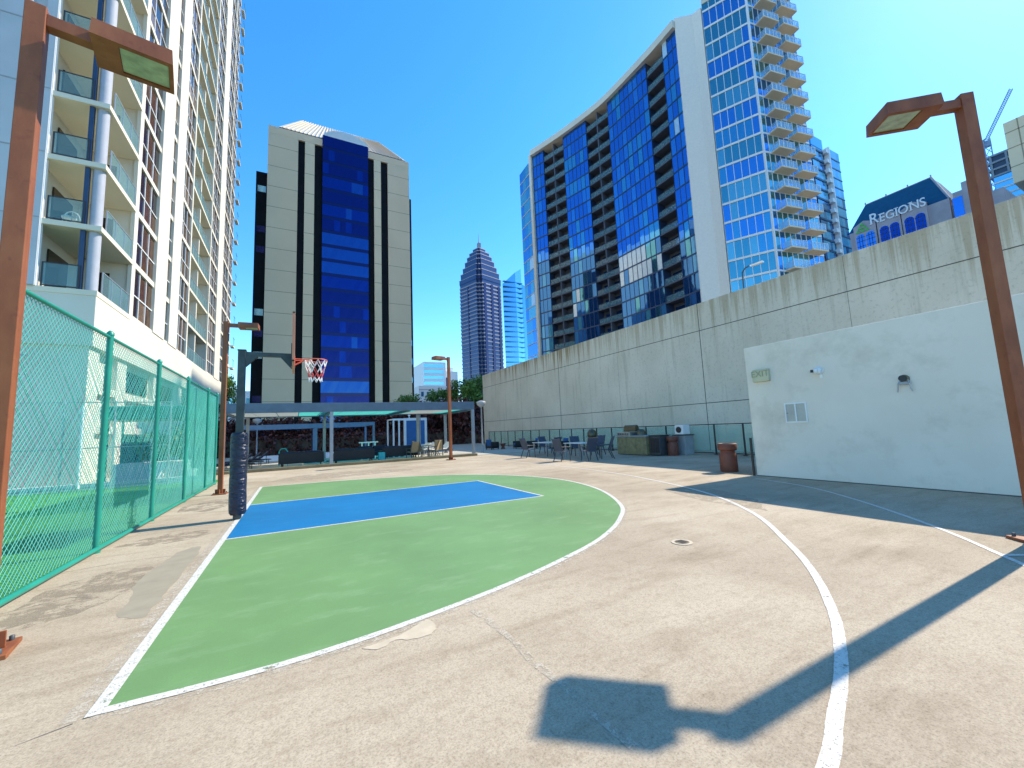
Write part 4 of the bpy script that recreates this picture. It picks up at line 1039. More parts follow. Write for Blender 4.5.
MB().box(gl[0],gl[1],TY-0.3,TY+0.4,-14,TE+0.2).build('glass_bay', 'royal_d', MT)
z = 1.0; rr = random.Random(3)
while z < TE-1:
    b = MB(); n = 8
    bright = rr.random()
    base = 2 if bright > 0.84 else (1 if bright > 0.5 else 0)
    for i in range(n):
        xa = gl[0]+(gl[1]-gl[0])*i/n; xb = gl[0]+(gl[1]-gl[0])*(i+1)/n
        k = base
        if rr.random() < 0.12: k = min(2, base+1)
        j = rr.uniform(-.01,.01)
        b.add([(xa,TY-.32+j,z),(xb,TY-.32-j,z),(xb,TY-.32+j,z+2.15),(xa,TY-.32-j,z+2.15)], [(0,1,2,3)], k)
    b.build('window_band', ['royal_a','royal_b','royal_c'], MT); z += 3.9*0.72
# black side wings
for (x0,x1,zt,nm) in ((-7.0,xL-0.02,50.9,'wing'),(xR+0.02,21.6,52.2,'wing')):
    wg = MB().box(x0,x1,TY+3,TY+7,-14,zt).build(nm, 'dkstrip', MT)
    z = 8.0
    while z < zt-3:
        if rr.random() < (0.55 if x0 < 0 else 1.0):
            MB().box(x0+0.3,x1-0.3,TY+2.96,TY+3,z,z+1.2).build('window', 'lowglass' if rr.random() < 0.4 else 'royal_d', wg)
        z += 3.9
# roof: hipped standing seam with an arched gable over the glass bay
rf = MB(); ry0, ry1, rz = TY+0.2, TY+4.0, 64.2
A_,B_,C_,D_ = (xL+1.6,ry0,TE+.3),(xR-0.6,ry0,TE+.3),(xR-5.2,ry1,rz),(xL+5.2,ry1,rz)
def lerp3(a,b,t): return tuple(a[i]+(b[i]-a[i])*t for i in range(3))
rf.quad(A_,B_,C_,D_,0)
rf.quad(D_,C_,(C_[0],TY+19,rz),(D_[0],TY+19,rz),0)
rf.add([A_,D_,(D_[0],TY+19,rz),(A_[0],TY+26,TE+.3)],[(0,1,2,3)],0); rf.add([B_,(B_[0],TY+26,TE+.3),(C_[0],TY+19,rz),C_],[(0,1,2,3)],0)
rf.quad((A_[0],TY+26,TE+.3),(D_[0],TY+19,rz),(C_[0],TY+19,rz),(B_[0],TY+26,TE+.3),0)
for i in range(1,34):
    t = i/34; p = lerp3(A_,B_,t); q = lerp3(D_,C_,t)
    rf.tube((p[0],p[1]-.05,p[2]+.06),(q[0],q[1]-.05,q[2]+.06),0.09,4,1,smooth=False)
rfo = rf.build('roof', ['metal_roof','tan'], MT)
b = MB(); gx0, gx1 = gl[0]-0.1, gl[1]+0.1; gc = (gx0+gx1)/2; gw = (gx1-gx0)/2; N = 20
arc = [(gc+gw*math.cos(math.pi*i/N), TE+0.22+2.3*math.sin(math.pi*i/N)) for i in range(N+1)]
yf, yb = TY-0.25, TY+6
b.add([(x,yf,z) for x,z in arc], [tuple(range(N,-1,-1))], 0)
for i in range(N): b.quad((arc[i][0],yf,arc[i][1]),(arc[i][0],yb,arc[i][1]),(arc[i+1][0],yb,arc[i+1][1]),(arc[i+1][0],yf,arc[i+1][1]),1)
b.build('arched_gable', ['metal_roof','metal_roof'], MT)
# ================================================================== BLUE GLASS RESIDENTIAL TOWER
BT = thing('glass_apartment_tower', 'tall blue glass apartment tower with a white end pier and stacked balconies', 'building', (66,60,0))
BH = 73.0
F = [(54.5,84.6),(55.7,81.1),(57.6,75.0),(59.3,68.2),(60.4,61.9),(60.7,50.9),(60.6,46.7),(60.4,43.2)]
kinds = ['g','b','g','b','g','b','g']; np_ = [3,5,6,5,9,3,3]
FLH = 3.3; ZS = 13.6; NFL = int((BH-ZS)/FLH)
inset = [(x+2.2,y) for x,y in F]
core = inset+[(80,43.5),(80,90),(57.5,90)]
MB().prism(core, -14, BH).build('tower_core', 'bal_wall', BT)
GM = ['bluea','blueb','bluec','blued','bluedk','mull']
for si, kd in enumerate(kinds):
    P, Q = F[si], F[si+1]     # going from far to near: outward normal is -X side
    for k in range(NFL+1):
        z = ZS+FLH*k
        if z > BH-0.8: continue
        z1 = min(z+FLH, BH)
        if kd == 'g':
            b = MB()
            pane = random.random()
            wt = [6,3,1.2,0.1]
            if random.random() < 0.10: wt = [3,3,3,0.8]
            if random.random() < 0.03: wt = [1,1,1,4.0]
            panes(b, P, Q, z+0.28, z1, np_[si], [0,1,2,3], wt, 0.0)
            obox(b, P, Q, -0.05, 0.06, z, z+0.28, 5)
            n = np_[si]
            for i in range(n+1):
                t = i/n; a = along(P,Q,max(0,t-0.0)); c = along(P,Q,min(1,t+0.006))
                obox(b, along(P,Q,max(0,t-0.05/((V2(Q)-V2(P)).length))), along(P,Q,min(1,t+0.05/((V2(Q)-V2(P)).length))), -0.04, 0.05, z+0.28, z1, 5)
            b.build('window', GM, BT)
        else:
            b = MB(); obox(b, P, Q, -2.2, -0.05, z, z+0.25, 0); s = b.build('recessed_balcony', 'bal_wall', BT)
            b = MB(); obox(b, along(P,Q,.02), along(P,Q,.98), -0.16, -0.10, z+0.3, z+1.3, 0); obox(b, along(P,Q,.01), along(P,Q,.99), -0.18, -0.08, z+1.3, z+1.37, 1)
            b.build('railing', ['balglass','mull'], s)
            b = MB(); obox(b, along(P,Q,.08), along(P,Q,.92), -2.19, -2.12, z+0.3, z+2.7, 0); b.build('balcony_door', 'bluedk', BT)
    if kd == 'b' and si < 5:
        b = MB(); obox(b, along(P,Q,.48), along(P,Q,.52), -2.2, -0.1, ZS, BH, 0); b.build('divider_wall', 'bal_wall', BT)
    if kd == 'g':   # return walls of the glass bays
        b = MB(); obox(b, P, along(P,Q,0.02), -2.2, -0.06, -14, BH, 0); obox(b, along(P,Q,.98), Q, -2.2, -0.06, -14, BH, 0); obox(b, P, Q, -2.2, -0.06, -14, ZS, 0)
        b.build('bay_wall', 'mull', BT)
# cornice
def off_poly(F, d):
    out = []
    for i, p in enumerate(F):
        a = V2(F[max(i-1,0)]); c = V2(F[min(i+1,len(F)-1)]); dd = (c-a).normalized(); n = Vector((dd.y,-dd.x)); out.append((p[0]+n.x*d, p[1]+n.y*d))
    return out
Fs = catmull(F, 4)
MB().prism(off_poly(Fs,0.8)+[(82,43.3),(82,91),(57,91)], BH+0.02, BH+1.5).build('cornice', 'render_w', BT)
MB().prism([(x+5,y) for x,y in F]+[(76,46),(76,84)], BH+1.5, BH+4).build('roof_plant', 'render_b', BT)
# white edge strip at the far end and the glass wing beyond
P, Q = (54.35,85.5),(54.5,84.6)
b = MB(); obox(b, P, Q, -2.0, 0.6, -14, BH+0.6); b.build('end_strip', 'render_w', BT)
P, Q = (55.2,92.8),(54.7,85.5)
MB().prism([(55.4,92.8),(54.9,85.5),(60,85.5),(60,92.8)], -14, BH-1.5).build('wing_core', 'mull', BT)
for k in range(NFL):
    z = ZS+FLH*k
    b = MB(); panes(b, P, Q, z+0.2, z+FLH, 4, [0,1,2,3], [3,4,3,.5], 0.0); obox(b, P, Q, -.05, .07, z-0.02, z+0.2, 4)
    b.build('wing_window', ['blueb','tealg2','bluec','blued','render_b'], BT)
# white pier
MB().prism([(60.2,43.15),(62.55,41.25),(62.9,39.75),(67,40.5),(66,44.2),(61.0,44.2)], -14, BH+2.0).build('end_pier', 'pier', BT)
# end bay
E0, E1, E2 = (62.95,39.6),(65.8,33.6),(76.0,31.7)
ET = 76.2
MB().prism([(63.2,39.7),(66.0,33.9),(76.0,32.1),(77.5,39.5),(67.2,42.5)], -14, ET).build('end_core', 'tealg', BT)
for k in range(-1, NFL+2):
    z = ZS+FLH*k+0.6
    if z > ET-1: break
    b = MB()
    q = random.random(); wt = [14,2,0.6,0.2] if q < 0.3 else ([2,12,1,.5] if q < 0.5 else ([0.3,1,10,1] if q < 0.85 else [.3,1,3,8]))
    panes(b, E0, E1, z+0.35, z+FLH, 6, [0,1,2,3], wt, 0.0)
    obox(b, E0, E1, -0.2, 0.12, z, z+0.35, 4)
    for i in range(7): obox(b, along(E0,E1,max(0,i/6-.006)), along(E0,E1,min(1,i/6+.006)), -.05, .05, z+.35, z+FLH, 4)
    b.build('end_window', ['blueb','bluec','tealg','tealg2','white'], BT)
    b = MB(); panes(b, E1, E2, z+0.3, z+FLH, 9, [0,1,2], [3,3,2], 0.0)
    obox(b, E1, E2, -0.2, 0.10, z, z+0.3, 3)
    for i in range(10): obox(b, along(E1,E2,max(0,i/9-.005)), along(E1,E2,min(1,i/9+.005)), -.05, .05, z+.3, z+FLH, 3)
    b.build('side_window', ['tealg','blueb','tealg2','white'], BT)
    for (t0,t1) in ((0.14,0.46),(0.56,0.90)):
        a, c = along(E1,E2,t0), along(E1,E2,t1)
        b = MB(); obox(b, a, c, 0.10, 1.6, z+0.05, z+0.28, 0); s = b.build('balcony', 'soff_tan', BT)
        b = MB(); obox(b, a, c, 1.53, 1.58, z+0.3, z+1.35, 0); obox(b, a, along(a,c,.015), 0.12, 1.53, z+.3, z+1.35, 0); obox(b, along(a,c,.985), c, 0.12, 1.53, z+.3, z+1.35, 0)
        obox(b, a, c, 1.51, 1.6, z+1.35, z+1.40, 1)
        for i in range(5): obox(b, along(a,c,i/4*.98), along(a,c,i/4*.98+.02), 1.52, 1.59, z+.3, z+1.35, 1)
        b.build('railing', ['clearglass','white'], s)
b = MB(); obox(b, E0, E1, -0.1, 0.14, ET-0.9, ET+0.1); obox(b, E1, E2, -0.1, 2.1, ET, ET+0.3); b.build('roof_edge', 'render_w', BT)
b = MB(); obox(b, along(E1,E2,-.01), along(E1,E2,.012), -0.15, 0.16, -14, ET); b.build('corner_mullion', 'white', BT)

# ================================================================== SECOND GLASS TOWER behind its right shoulder
T2 = thing('slim_glass_tower', 'slim pale blue glass tower with a white balcony stripe showing right of the stacked balconies', 'building', (153,66,0))
MB().prism([(144.4,60.0),(162.4,60.0),(164,76),(144.4,76)], -14, 88).build('tower_core', 'bluedk', T2)
MB().box(144.3,151.5,59.6,60.1,88,91.5).build('parapet', 'bluec', T2)
for k in range(20):
    z = 22+3.4*k
    b = MB(); panes(b, (144.3,59.7), (151.2,59.7), z+.6, z+3.4 if z < 86 else 88, 5, [0,1,2], [3,3,2]); b.box(144.2,151.2,59.5,59.9,z,z+.6,3); b.build('window_band', ['t2a','t2b','blueb','mull'], T2)
    b = MB(); panes(b, (154.8,59.7), (162.4,59.7), z+.4, z+3.4, 4, [0,1,2], [3,3,2]); b.box(154.8,162.5,59.6,59.9,z,z+.4,3); b.build('window_band', ['t2a','t2b','blueb','mull'], T2)
    b = MB(); b.box(151.3,152.9,58.6,59.9,z,z+1.3); b.box(153.4,154.7,59.0,59.9,z,z+0.5); b.build('balcony', 'white', T2)
MB().box(152.9,153.4,58.5,60,-14,89).build('stripe', 'white', T2)

# ================================================================== OFFICE BUILDING WITH THE SIGN
RB = thing('bank_building', 'lilac stone office building with blue slate roof and large white rooftop lettering', 'building', (205,60,0))
RX = 200.0
MB().box(RX,RX+34,44.6,74.2,-14,75.0).build('wall', 'stone', RB)
cz = 71.0
wpx = [(861.7,871.6),(885.1,895.5),(909.8,921.0)]
for i, (pa, pb) in enumerate(wpx):   # projecting bays, each with two arched windows and a small gable
    ya, yb = on_x(pa, 236-i*10, RX).y, on_x(pb, 234-i*10, RX).y
    y1, y0 = ya+1.95, yb-1.95
    zt_ = 76.4
    b = MB(); b.box(RX-1.2,RX,y0,y1,-14,zt_)
    b.add([(RX-1.2,y0,zt_),(RX-1.2,y1,zt_),(RX-1.2,(y0+y1)/2,zt_+1.6),(RX+3,y0,zt_),(RX+3,y1,zt_),(RX+3,(y0+y1)/2,zt_+1.6)], [(0,2,1),(0,3,5,2),(1,2,5,4)])
    b.build('bay', 'stone', RB)
    for yy in (ya, yb):
        q = MB(); n = 10; w2 = 1.35
        pts = [(yy-w2,58.0),(yy+w2,58.0),(yy+w2,71.6)]+[(yy+w2*math.cos(math.pi*t/n),71.6+w2*math.sin(math.pi*t/n)) for t in range(1,n)]+[(yy-w2,71.6)]
        q.add([(RX-1.24,y,z) for y,z in pts], [tuple(range(len(pts)))], 0)
        for zz in (62,64,66,68,70,71.6): q.box(RX-1.34,RX-1.23,yy-w2,yy+w2,zz-.09,zz+.09,1)
        for dy in (-.45,.45): q.box(RX-1.34,RX-1.23,yy+dy-.09,yy+dy+.09,58,72.5,1)
        q.build('arched_window', ['bluea','mull'], RB)
b = MB()
e = [(RX+0.8,44.6,75.0),(RX+0.8,74.4,75.0),(RX+30,74.4,75.0),(RX+30,44.6,75.0)]
rdg = [(RX+10,50.5,89.0),(RX+10,70.5,88.6),(RX+20,70.5,88.6),(RX+20,50.5,89.0)]
b.quad(e[1],e[0],rdg[0],rdg[1]); b.quad(e[0],e[3],rdg[3],rdg[0]); b.quad(e[3],e[2],rdg[2],rdg[3]); b.quad(e[2],e[1],rdg[1],rdg[2]); b.quad(*rdg)
rf = b.build('roof', 'slate', RB)
b = MB(); b.tube(rdg[0],rdg[1],0.22,6)
for t in (0,.33,.66,1):
    p = lerp3(rdg[0],rdg[1],t); b.tube(p,(p[0],p[1],p[2]+0.9),0.25,6)
b.tube(rdg[0],e[0],0.35,6); b.build('ridge_trim', 'stone', rf)
# lower right wing with tall windows
ywl, ywr = on_x(935,214,RX).y, on_x(976,200,RX).y
MB().box(RX+1,RX+30,ywr-6,44.5,-14,72.5).build('side_wing', 'stone', RB)
for pxw in (938.5,945.5): yw = on_x(pxw,212,RX+1).y; MB().box(RX+0.94,RX+1,yw-.9,yw+.9,60,71.5).build('window', 'bluea', RB)
yt0, yt1 = on_x(954,200,RX).y, on_x(966,195,RX).y
b = MB(); b.box(RX-0.6,RX+6,yt1,yt0,-14,76.0); b.box(RX-0.8,RX+0.2,yt1-1,yt1+.6,-14,78.5); b.build('turret', 'stone', RB)
yt2 = on_x(959,205,RX).y; MB().box(RX-0.66,RX-0.6,yt2-1.2,yt2+1.2,60,74).build('window', 'bluea', RB)
# sign: large capital then small capitals, and a stepped green pyramid of triangles
sgn = thing('rooftop_lettering', 'large white serif letters with a green triangle emblem on the lilac stone building', 'sign', (RX-1.4,60,72))
def letters():
    tx_ = [('R',4.6,0),('E',3.5,0.15),('G',3.5,0.15),('I',3.5,0.15),('O',3.5,0.15),('N',3.5,0.15),('S',3.5,0.15)]
    y = on_x(869.5,225,RX-1.5).y; z = 74.0
    adv = {'R':3.15,'E':2.25,'G':2.6,'I':1.45,'O':2.7,'N':2.65,'S':2.1}
    for ch, sz, dz in tx_:
        o = text(ch, sz*1.30, (RX-1.5, y, z), FACE_NEGX, 'white', sgn, 'letter', 0.12, 0.03, 'LEFT'); o.data.transform(Matrix.Translation((0,(y-world_off(sgn).y)*(1-0.82),0)) @ Matrix.Diagonal((1,0.82,1,1)))
        # serifs
        bb = [v.co for v in o.data.vertices]; ymax = max(v.y for v in bb)+world_off(sgn).y; ymin = min(v.y for v in bb)+world_off(sgn).y
        zmin = min(v.z for v in bb)+world_off(sgn).z; zmax = max(v.z for v in bb)+world_off(sgn).z
        if ch in 'RINE':
            q = MB(); zs = (zmin+.09, zmax-.09) if ch != 'R' else (zmin+.09,)
            for z_ in zs:
                if ch == 'I': q.box(RX-1.64,RX-1.36,ymin-.45,ymax+.45,z_-.1,z_+.1)
                else: q.box(RX-1.64,RX-1.36,ymax-.75,ymax+.4,z_-.1,z_+.1)
            q.build('serif', 'white', o)
        y -= (ymax-ymin)*1.0 + 0.42
letters()
b = MB()
for r, n in enumerate((3,2,1)):
    for i in range(n):
        yc = on_x(862,228,RX-1.5).y-(i-(n-1)/2)*1.5; z0_ = 73.6+r*1.3
        b.add([(RX-1.5,yc-.68,z0_),(RX-1.5,yc+.68,z0_),(RX-1.5,yc,z0_+1.2),(RX-1.3,yc-.68,z0_),(RX-1.3,yc+.68,z0_),(RX-1.3,yc,z0_+1.2)],[(0,2,1),(3,4,5),(0,1,4,3),(1,2,5,4),(2,0,3,5)])
b.build('emblem', 'logo', sgn)

# ================================================================== SITE BEYOND: unfinished tower, crane, pale tower
CT = thing('unfinished_tower', 'unfinished tower with open concrete floors above blue glass at the right edge of the view', 'building', (245,38,0))
CX = 240.0
MB().box(CX+0.5,CX+26,14,41.2,-14,91).build('tower_core', 'bluea', CT)
for k in range(10):
    z = 65+2.6*k
    b = MB(); b.box(CX,CX+0.5,14,41.4,z,z+0.55,0); b.box(CX+.3,CX+.5,14,41,z+.55,z+2.6,1); b.build('window_band', ['white','iceglass'], CT)
for z in (91.2, 94.0, 96.8, 99.6):
    MB().box(CX,CX+26,24,42,z,z+0.7).build('floor_slab', 'constr', CT)
    if z < 99: MB().box(CX+.6,CX+25,24.5,41.5,z+.7,z+2.8).build('open_floor', 'mull', CT)
for y in (25,29,33,37,41): 
    for z in (91.9,94.7,97.5): MB().box(CX+.1,CX+.6,y-.3,y+.3,z,z+2.1).build('column', 'constr', CT)
MB().box(CX-2.2,CX-0.5,44.5,45.0,88,93).box(CX-2.2,CX,42.0,45.0,87.6,88).build('hoist_platform', 'constr', CT)
CR = thing('tower_crane', 'thin tower crane with raised jib above the unfinished tower', 'crane', (250,40,100))
def lattice(b, p0, p1, wd, seg, r):
    p0, p1 = Vector(p0), Vector(p1); d = (p1-p0).normalized(); sx = d.cross(Vector((1,0.2,0.1))).normalized()*wd; sy = d.cross(sx).normalized()*wd
    cs = [sx+sy, sx-sy, -sx-sy, -sx+sy]
    for c in cs: b.tube(p0+c, p1+c, r, 4, 0, smooth=False)
    for i in range(seg):
        a = p0.lerp(p1, i/seg); e = p0.lerp(p1, (i+1)/seg)
        for j in range(4): b.tube(a+cs[j], e+cs[(j+1)%4], r*0.7, 4, 0, smooth=False)
jb = on_x(986.5,140,250.0)
b = MB(); lattice(b, (250,jb.y,60), (250,jb.y,jb.z), 0.9, 16, 0.2); b.build('mast', 'cranem', CR)
jt = on_x(1011, 89, 250.0)
b = MB(); lattice(b, (250,jb.y,jb.z), tuple(jt), 0.45, 30, 0.13); b.build('jib', 'cranem', CR)
b = MB(); lattice(b, (250,jb.y,jb.z), (250,jb.y+5.5,jb.z-2), 0.6, 5, 0.15); b.box(249,251,jb.y+5,jb.y+6.5,jb.z-4.5,jb.z-2); b.build('counter_jib', 'cranem', CR)
MB().box(249.1,250.9,jb.y-1,jb.y+1,jb.z-3,jb.z-0.6).build('cab', 'cranem', CR)
PT = thing('pale_tower', 'pale stone clad tower cut off by the right edge of the view', 'building', (228,20,0))
e0 = on_x(1007, 147, 225.0)
b = MB(); b.box(225,250,-10,e0.y,e0.z-14,e0.z+9,0)
for z in (e0.z-8,e0.z-1,e0.z+5): b.box(224.95,225,-10,e0.y,z-.15,z+.15,1)
b.box(224.95,225,e0.y-3.4,e0.y-3.1,e0.z-14,e0.z+9,1); b.build('cladding', ['tan_l','tan_j'], PT)
b = MB(); b.box(226,250,-10,e0.y-2.2,-14,e0.z-14); b.build('shaft', 'iceglass', PT)

# ================================================================== STEPPED SPIRE TOWER and neighbours
ST = thing('spire_tower', 'distant violet skyscraper with a stepped pyramid top and needle spire', 'building', (185,405,0))
Fc = Vector((169,378)); u = Vector((-11.5,35.5)).normalized(); v_ = Vector((35.5,11.5)).normalized(); AS = 37.3
cen = Fc+u*AS/2+v_*AS/2
def plus(h, c):   # square with stepped (notched) corners
    o = [(h-c*2,h),(h-c*2,h-c*0.0)]; q = []
    base = [(h,h-2*c),(h-c,h-2*c),(h-c,h-c),(h-2*c,h-c),(h-2*c,h)]
    for k in range(4):
        for x,y in base:
            for _ in range(k): x, y = -y, x
            q.append((x,y))
    return [(cen.x+v_.x*x+u.x*y, cen.y+v_.y*x+u.y*y) for x,y in q]
h = AS/2
MB().prism(plus(h-0.5,2.4), -14, 162).build('shaft', 'violet', ST)
z = 14.0; k = 0
while z < 160:
    MB().prism(plus(h,2.4), z, z+ (1.5 if z > 92 else 0.7)).build('window_band', 'violet_l', ST); z += 4.2; k += 1
for i, (sc_, z0_, z1_) in enumerate(((1.0,162,167),(0.93,167,174),(0.82,174,181),(0.71,181,188),(0.60,188,194),(0.48,194,199),(0.30,199,204))):
    tr = MB().prism(plus(h*sc_,2.4*sc_), z0_, z1_-0.8).build('setback', 'violet', ST)
    MB().prism(plus(h*sc_+0.2,2.4*sc_), z1_-0.8, z1_).build('coping', 'violet_l', tr)
b = MB(); b.prism([(cen.x-1.7,cen.y-1.7),(cen.x+1.7,cen.y-1.7),(cen.x+1.7,cen.y+1.7),(cen.x-1.7,cen.y+1.7)],204,212); b.tube((cen.x,cen.y,212),(cen.x,cen.y,224),0.6,6,r1=0.1); b.build('spire', 'violet_l', ST)
b = MB(); mid = Fc+u*AS*0.5-v_*0.15; d2 = u*0.7
b.prism([(mid.x-d2.x,mid.y-d2.y),(mid.x+d2.x,mid.y+d2.y),(mid.x+d2.x+v_.x,mid.y+d2.y+v_.y),(mid.x-d2.x+v_.x,mid.y-d2.y+v_.y)], 10, 156); b.build('face_groove', 'violet_d', ST)
b = MB()
for kk in (0.22,0.5,0.78):
    md = Fc+v_*AS*kk-u*0.2
    b.prism([(md.x-v_.x*1.6,md.y-v_.y*1.6),(md.x+v_.x*1.6,md.y+v_.y*1.6),(md.x+v_.x*1.6+u.x,md.y+v_.y*1.6+u.y),(md.x-v_.x*1.6+u.x,md.y-v_.y*1.6+u.y)], 10, 158)
b.build('window_bay', 'violet_d', ST)

WT = thing('wedge_tower', 'pale blue glass tower with a slanted top right of the violet skyscraper', 'building', (166,300,0))
x0, x1, x2, xr = on_y(504,320,300).x, on_y(516,320,300).x, on_y(523,320,300).x, on_y(545,320,300).x
za, zb = on_y(504,284,300).z, on_y(520,271,300).z
b = MB()
b.add([(x0,300,-14),(x1,298,-14),(x1,298,zb-3),(x0,300,za),(x1,298,-14),(x2,300,-14),(x2,300,zb+2),(x1,298,zb-3),(x2,300,-14),(xr,300,-14),(xr,300,zb-20),(x2,300,zb-12),
       (x0+20,330,-14),(x0+20,330,za),(xr+20,330,-14),(xr+20,330,zb-20),(x2+17,330,zb+2)],
      [(0,1,2,3),(4,5,6,7),(8,9,10,11),(0,3,13,12),(9,14,15,10),(3,2,6,16,13)], 0)
b.build('glass_body', 'iceglass', WT)
for k in range(26):
    z = 18+4.4*k
    MB().box(x0-.05,x1,297.6,299.9,z,z+.5).box(x1,x2,298.0,300,z,z+.5).build('floor_line', 'blueb', WT)
LG = thing('banded_office', 'low office block with pale blue glass bands behind the slim lamp post', 'building', (76,250,0))
x0, x1, x2 = on_y(424,380,240).x, on_y(446,380,240).x, on_y(459,380,240).x; zt = on_y(435,362,240).z; zt2 = on_y(452,371,240).z
MB().box(x0,x1,240,270,-14,zt).build('wall', 'white', LG)
for k in range(9):
    z = zt-3.4-3.6*k
    MB().box(x0-.1,x1-1.5,239.9,240.1,z,z+1.9).build('window_band', 'lowglass', LG)
W2 = thing('beige_block', 'beige block with a dark window strip right of the banded office', 'building', (87,245,0))
MB().box(x1+.05,x2,242,268,-14,zt2).build('wall', 'whitec', W2); MB().box(x1+.6,x1+2.4,241.9,242,0,zt2-4).build('window_strip', 'violet_d', W2)
MB().box(x1+.05,x1+7,246,262,zt2,zt2+3).build('roof_plant', 'white', W2)
W3 = thing('white_low_building', 'low white building just above the right half of the pergola roof', 'building', (42,155,0))
x0, x1 = on_y(419,392,150).x, on_y(447,392,150).x; zt = on_y(432,386,150).z
MB().box(x0,x1,150,170,-14,zt).build('wall', 'whitec', W3); MB().box(x0,(x0+x1)/2-1.5,149.9,150,zt-1.5,zt-1.2).build('cornice', 'stone', W3)
for k in range(4): MB().box(x0+0.8+k*2.2,x0+1.8+k*2.2,149.9,150,zt-4,zt-2.2).build('window', 'lowglass', W3)
W4 = thing('far_white_building', 'far white building glimpsed between the padded hoop post and the cream tower', 'building', (-12,170,0))
x0, x1 = on_y(216,392,170).x, on_y(250,392,170).x; zt = on_y(232,391,170).z
MB().box(x0,x1,170,190,-14,zt).build('wall', 'white', W4)
for k in range(5): MB().box(x0+1+k*2.6,x0+2.4+k*2.6,169.9,170,zt-4.5,zt-2.5).build('window', 'lowglass', W4)

# street lamp on the far side of the wall
sl = thing('road_lamp', 'small curved road lamp showing above the concrete wall in front of the white pier', 'street lamp', (0,0,0))
p0 = on_x(741, 296, 30.0); p1 = on_x(742,270,30.0); p2 = on_x(748,266,30.0); p3 = on_x(762,263,30.0)
sl.location = (p0.x,p0.y,-14)
MB().path([(p0.x,p0.y,-14),(p1.x,p1.y,p1.z-.2),(p2.x-0.0,p1.y-.25,p1.z+.05),(p2.x,p2.y-0.1,p2.z)],0.05,8).build('pole', 'char', sl)
MB().bx(((p2.x+p3.x)/2,(p2.y+p3.y)/2-0.15,(p2.z+p3.z)/2),(0.25,0.9,0.12)).build('lamp_head', 'white', sl)

# dark podium building under the tan tower, and its plain base canopy
DB = thing('podium_building', 'dark glazed podium at the foot of the tan office tower seen through the pergola', 'building', (8,70,0))
MB().box(-9,24,70,79.6,-14,3.2).build('wall', 'dkstrip', DB); MB().box(-9.3,24.3,69.6,79.6,3.2,3.7).build('roof_edge', 'tan_l', DB)
for k in range(9): MB().box(-8.4+k*3.6,-5.6+k*3.6,69.9,70,0.3,2.9).build('window', 'bluedk', DB)

# ================================================================== VEGETATION
def crown(seed, rx, rz, nclump, nleaf, size, cz):
    rg = random.Random(seed); b = MB()
    for c in range(nclump):
        a = rg.uniform(0,2*math.pi); rr_ = rg.random()**0.5; zc = rg.uniform(-0.75,0.8)
        w_ = math.sqrt(max(0.1,1-zc*zc)); cx, cy, cz2 = rr_*rx*w_*math.cos(a)*0.9, rr_*rx*w_*math.sin(a)*0.9, cz+zc*rz
        cr = rg.uniform(0.22,0.42)*rx
        for i in range(nleaf):
            d = Vector((rg.gauss(0,1),rg.gauss(0,1),rg.gauss(0,0.8))).normalized()*cr*rg.random()**0.4
            p = Vector((cx,cy,cz2))+d
            q = Vector((rg.uniform(-1,1),rg.uniform(-1,1),rg.uniform(-1,1))).normalized(); t_ = q.orthogonal().normalized(); s_ = size*rg.uniform(.6,1.3)
            u1 = t_*s_; u2 = q.cross(t_)*s_*0.6
            b.add([p-u1,p-u2,p+u1,p+u2], [(0,1,2,3)], 0)
    return b
def make_tree(name, lab, grp, leaf, seed, rx, rz, cz, nc=26, nl=70, size=0.16):
    root = thing(name, lab, 'tree', (0,0,0), grp)
    b = MB(); b.tube((0,0,-0.6),(0.05,0,cz*0.55),0.14,8,r1=0.09)
    rg = random.Random(seed)
    for i in range(5):
        a = i*1.26+rg.random(); b.tube((0.05,0,cz*0.5),(rx*0.5*math.cos(a),rx*0.5*math.sin(a),cz+rz*0.2*rg.random()),0.06,6,r1=0.02)
    b.build('trunk', 'bark', root)
    crown(seed, rx, rz, nc, nl, size, cz).build('crown', leaf, root)
    return root
RT = make_tree('red_leaf_tree', None, 'dark red leaved trees behind the pool terrace', 'redleaf', 5, 2.6, 1.6, 2.2, 34, 80, 0.17)
rl = [(-5.5,50.5,1.0,'leftmost'),(-1.8,52.0,1.05,'second from left'),(2.0,50.8,0.95,'third from left'),(6.0,52.5,1.1,'fourth from left'),(10.2,51.0,1.1,'fifth from left'),(14.2,50.0,1.35,'third from right'),(17.6,48.5,1.45,'second from right'),(20.8,49.5,1.4,'rightmost')]
for i,(x,y,s,w_) in enumerate(rl):
    lb = 'dark red leaved tree, %s of the row behind the pool terrace' % w_
    if i == 0: place(RT,(x,y,0),0.3,lb); RT.scale=(s,s,s)
    else: dup(RT,(x,y,0),i*1.1,lb,(s,s,s))
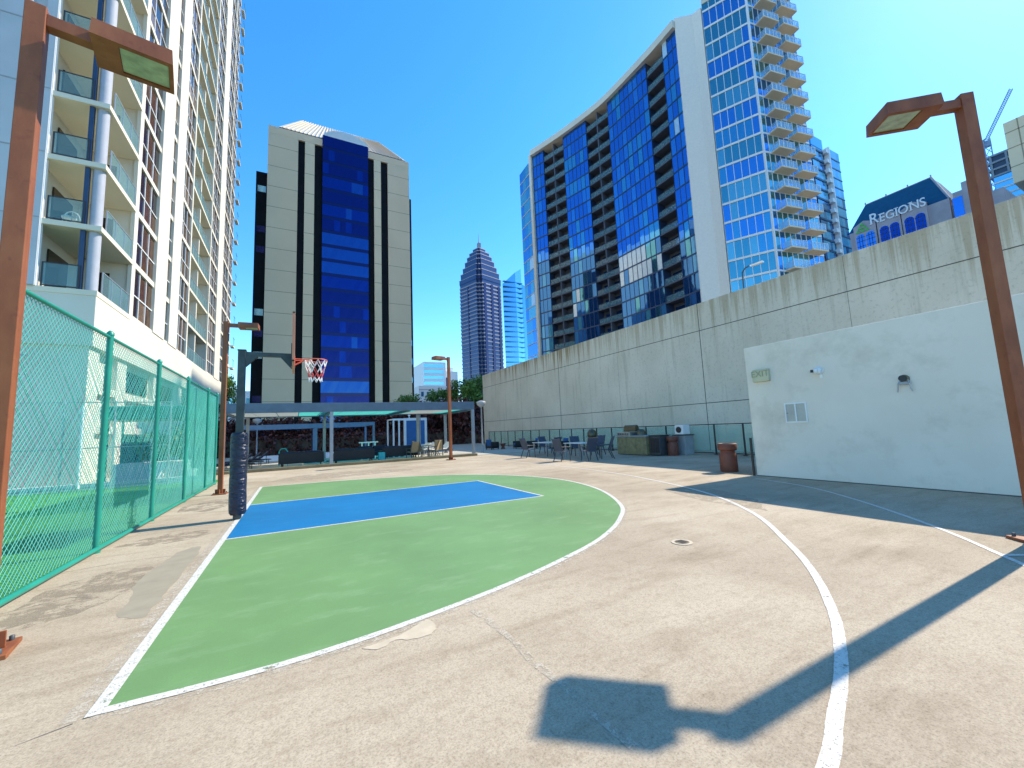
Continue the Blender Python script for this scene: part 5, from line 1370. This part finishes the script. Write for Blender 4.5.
GT = make_tree('green_tree', None, 'green trees rising above the pergola roof', 'gleaf', 11, 2.9, 2.4, 6.4, 36, 90, 0.18)
gt = [(21.2,54.0,1.0,'bright green tree just left of the end of the concrete wall, behind the globe lamp'),
      (18.6,57.0,0.88,'small bright green tree right of the slim lamp post above the pergola roof'),
      (24.8,56.5,1.1,'bright green tree half hidden by the far end of the concrete wall'),
      (13.9,56.0,0.78,'low green treetop in front of the low white building')]
for i,(x,y,s,lb) in enumerate(gt):
    if i == 0: place(GT,(x,y,0),0,lb); GT.scale=(s,s,s)
    else: dup(GT,(x,y,0),i*1.7,lb,(s,s,s))
dup(GT,(-7.9,62.0,0),2.2,'small green treetop right beside the upper hoop post in front of the tan tower',(0.55,0.55,1.12))
hd = thing('hedge', 'dark clipped hedge along the back of the pool terrace', 'hedge', (6,47,0))
b = MB(); rg = random.Random(9)
for i in range(5200):
    p = Vector((rg.uniform(-8,24), 47+rg.uniform(-.8,.8), rg.uniform(0.0,1.9)+0.15*math.sin(i)))
    q = Vector((rg.uniform(-1,1),rg.uniform(-1,1),rg.uniform(-1,1))).normalized(); t_ = q.orthogonal().normalized()*0.2
    b.add([p-t_,p-q.cross(t_)*.7,p+t_,p+q.cross(t_)*.7],[(0,1,2,3)])
b.build('foliage', 'redleaf', hd)
b = MB(); b.box(-8,24,46.6,47.4,0,1.5); b.build('inner_growth', 'bark', hd)
def potted(loc, lb, s=1.0):
    root = thing('potted_plant', lb, 'plant', loc, 'potted plants beyond the turf')
    x,y,z = loc
    MB().lathe([(0.2,0),(0.3,0.5),(0.27,0.5)],loc,14).build('pot', 'whitec', root)
    c = crown(int(x*100)%97, 0.6*s, 0.7*s, 14, 40, 0.09, 1.15*s)
    c.v = [(a+x,b_+y,c_2) for a,b_,c_2 in c.v]; c.build('foliage', 'gleaf', root)
    return root
potted((-5.0,21.7,0.02), 'leafy potted plant below the green canopy beyond the turf', 1.2)
potted((-3.9,21.6,0.02), 'taller leafy potted plant right of the green canopy beyond the turf', 1.5)
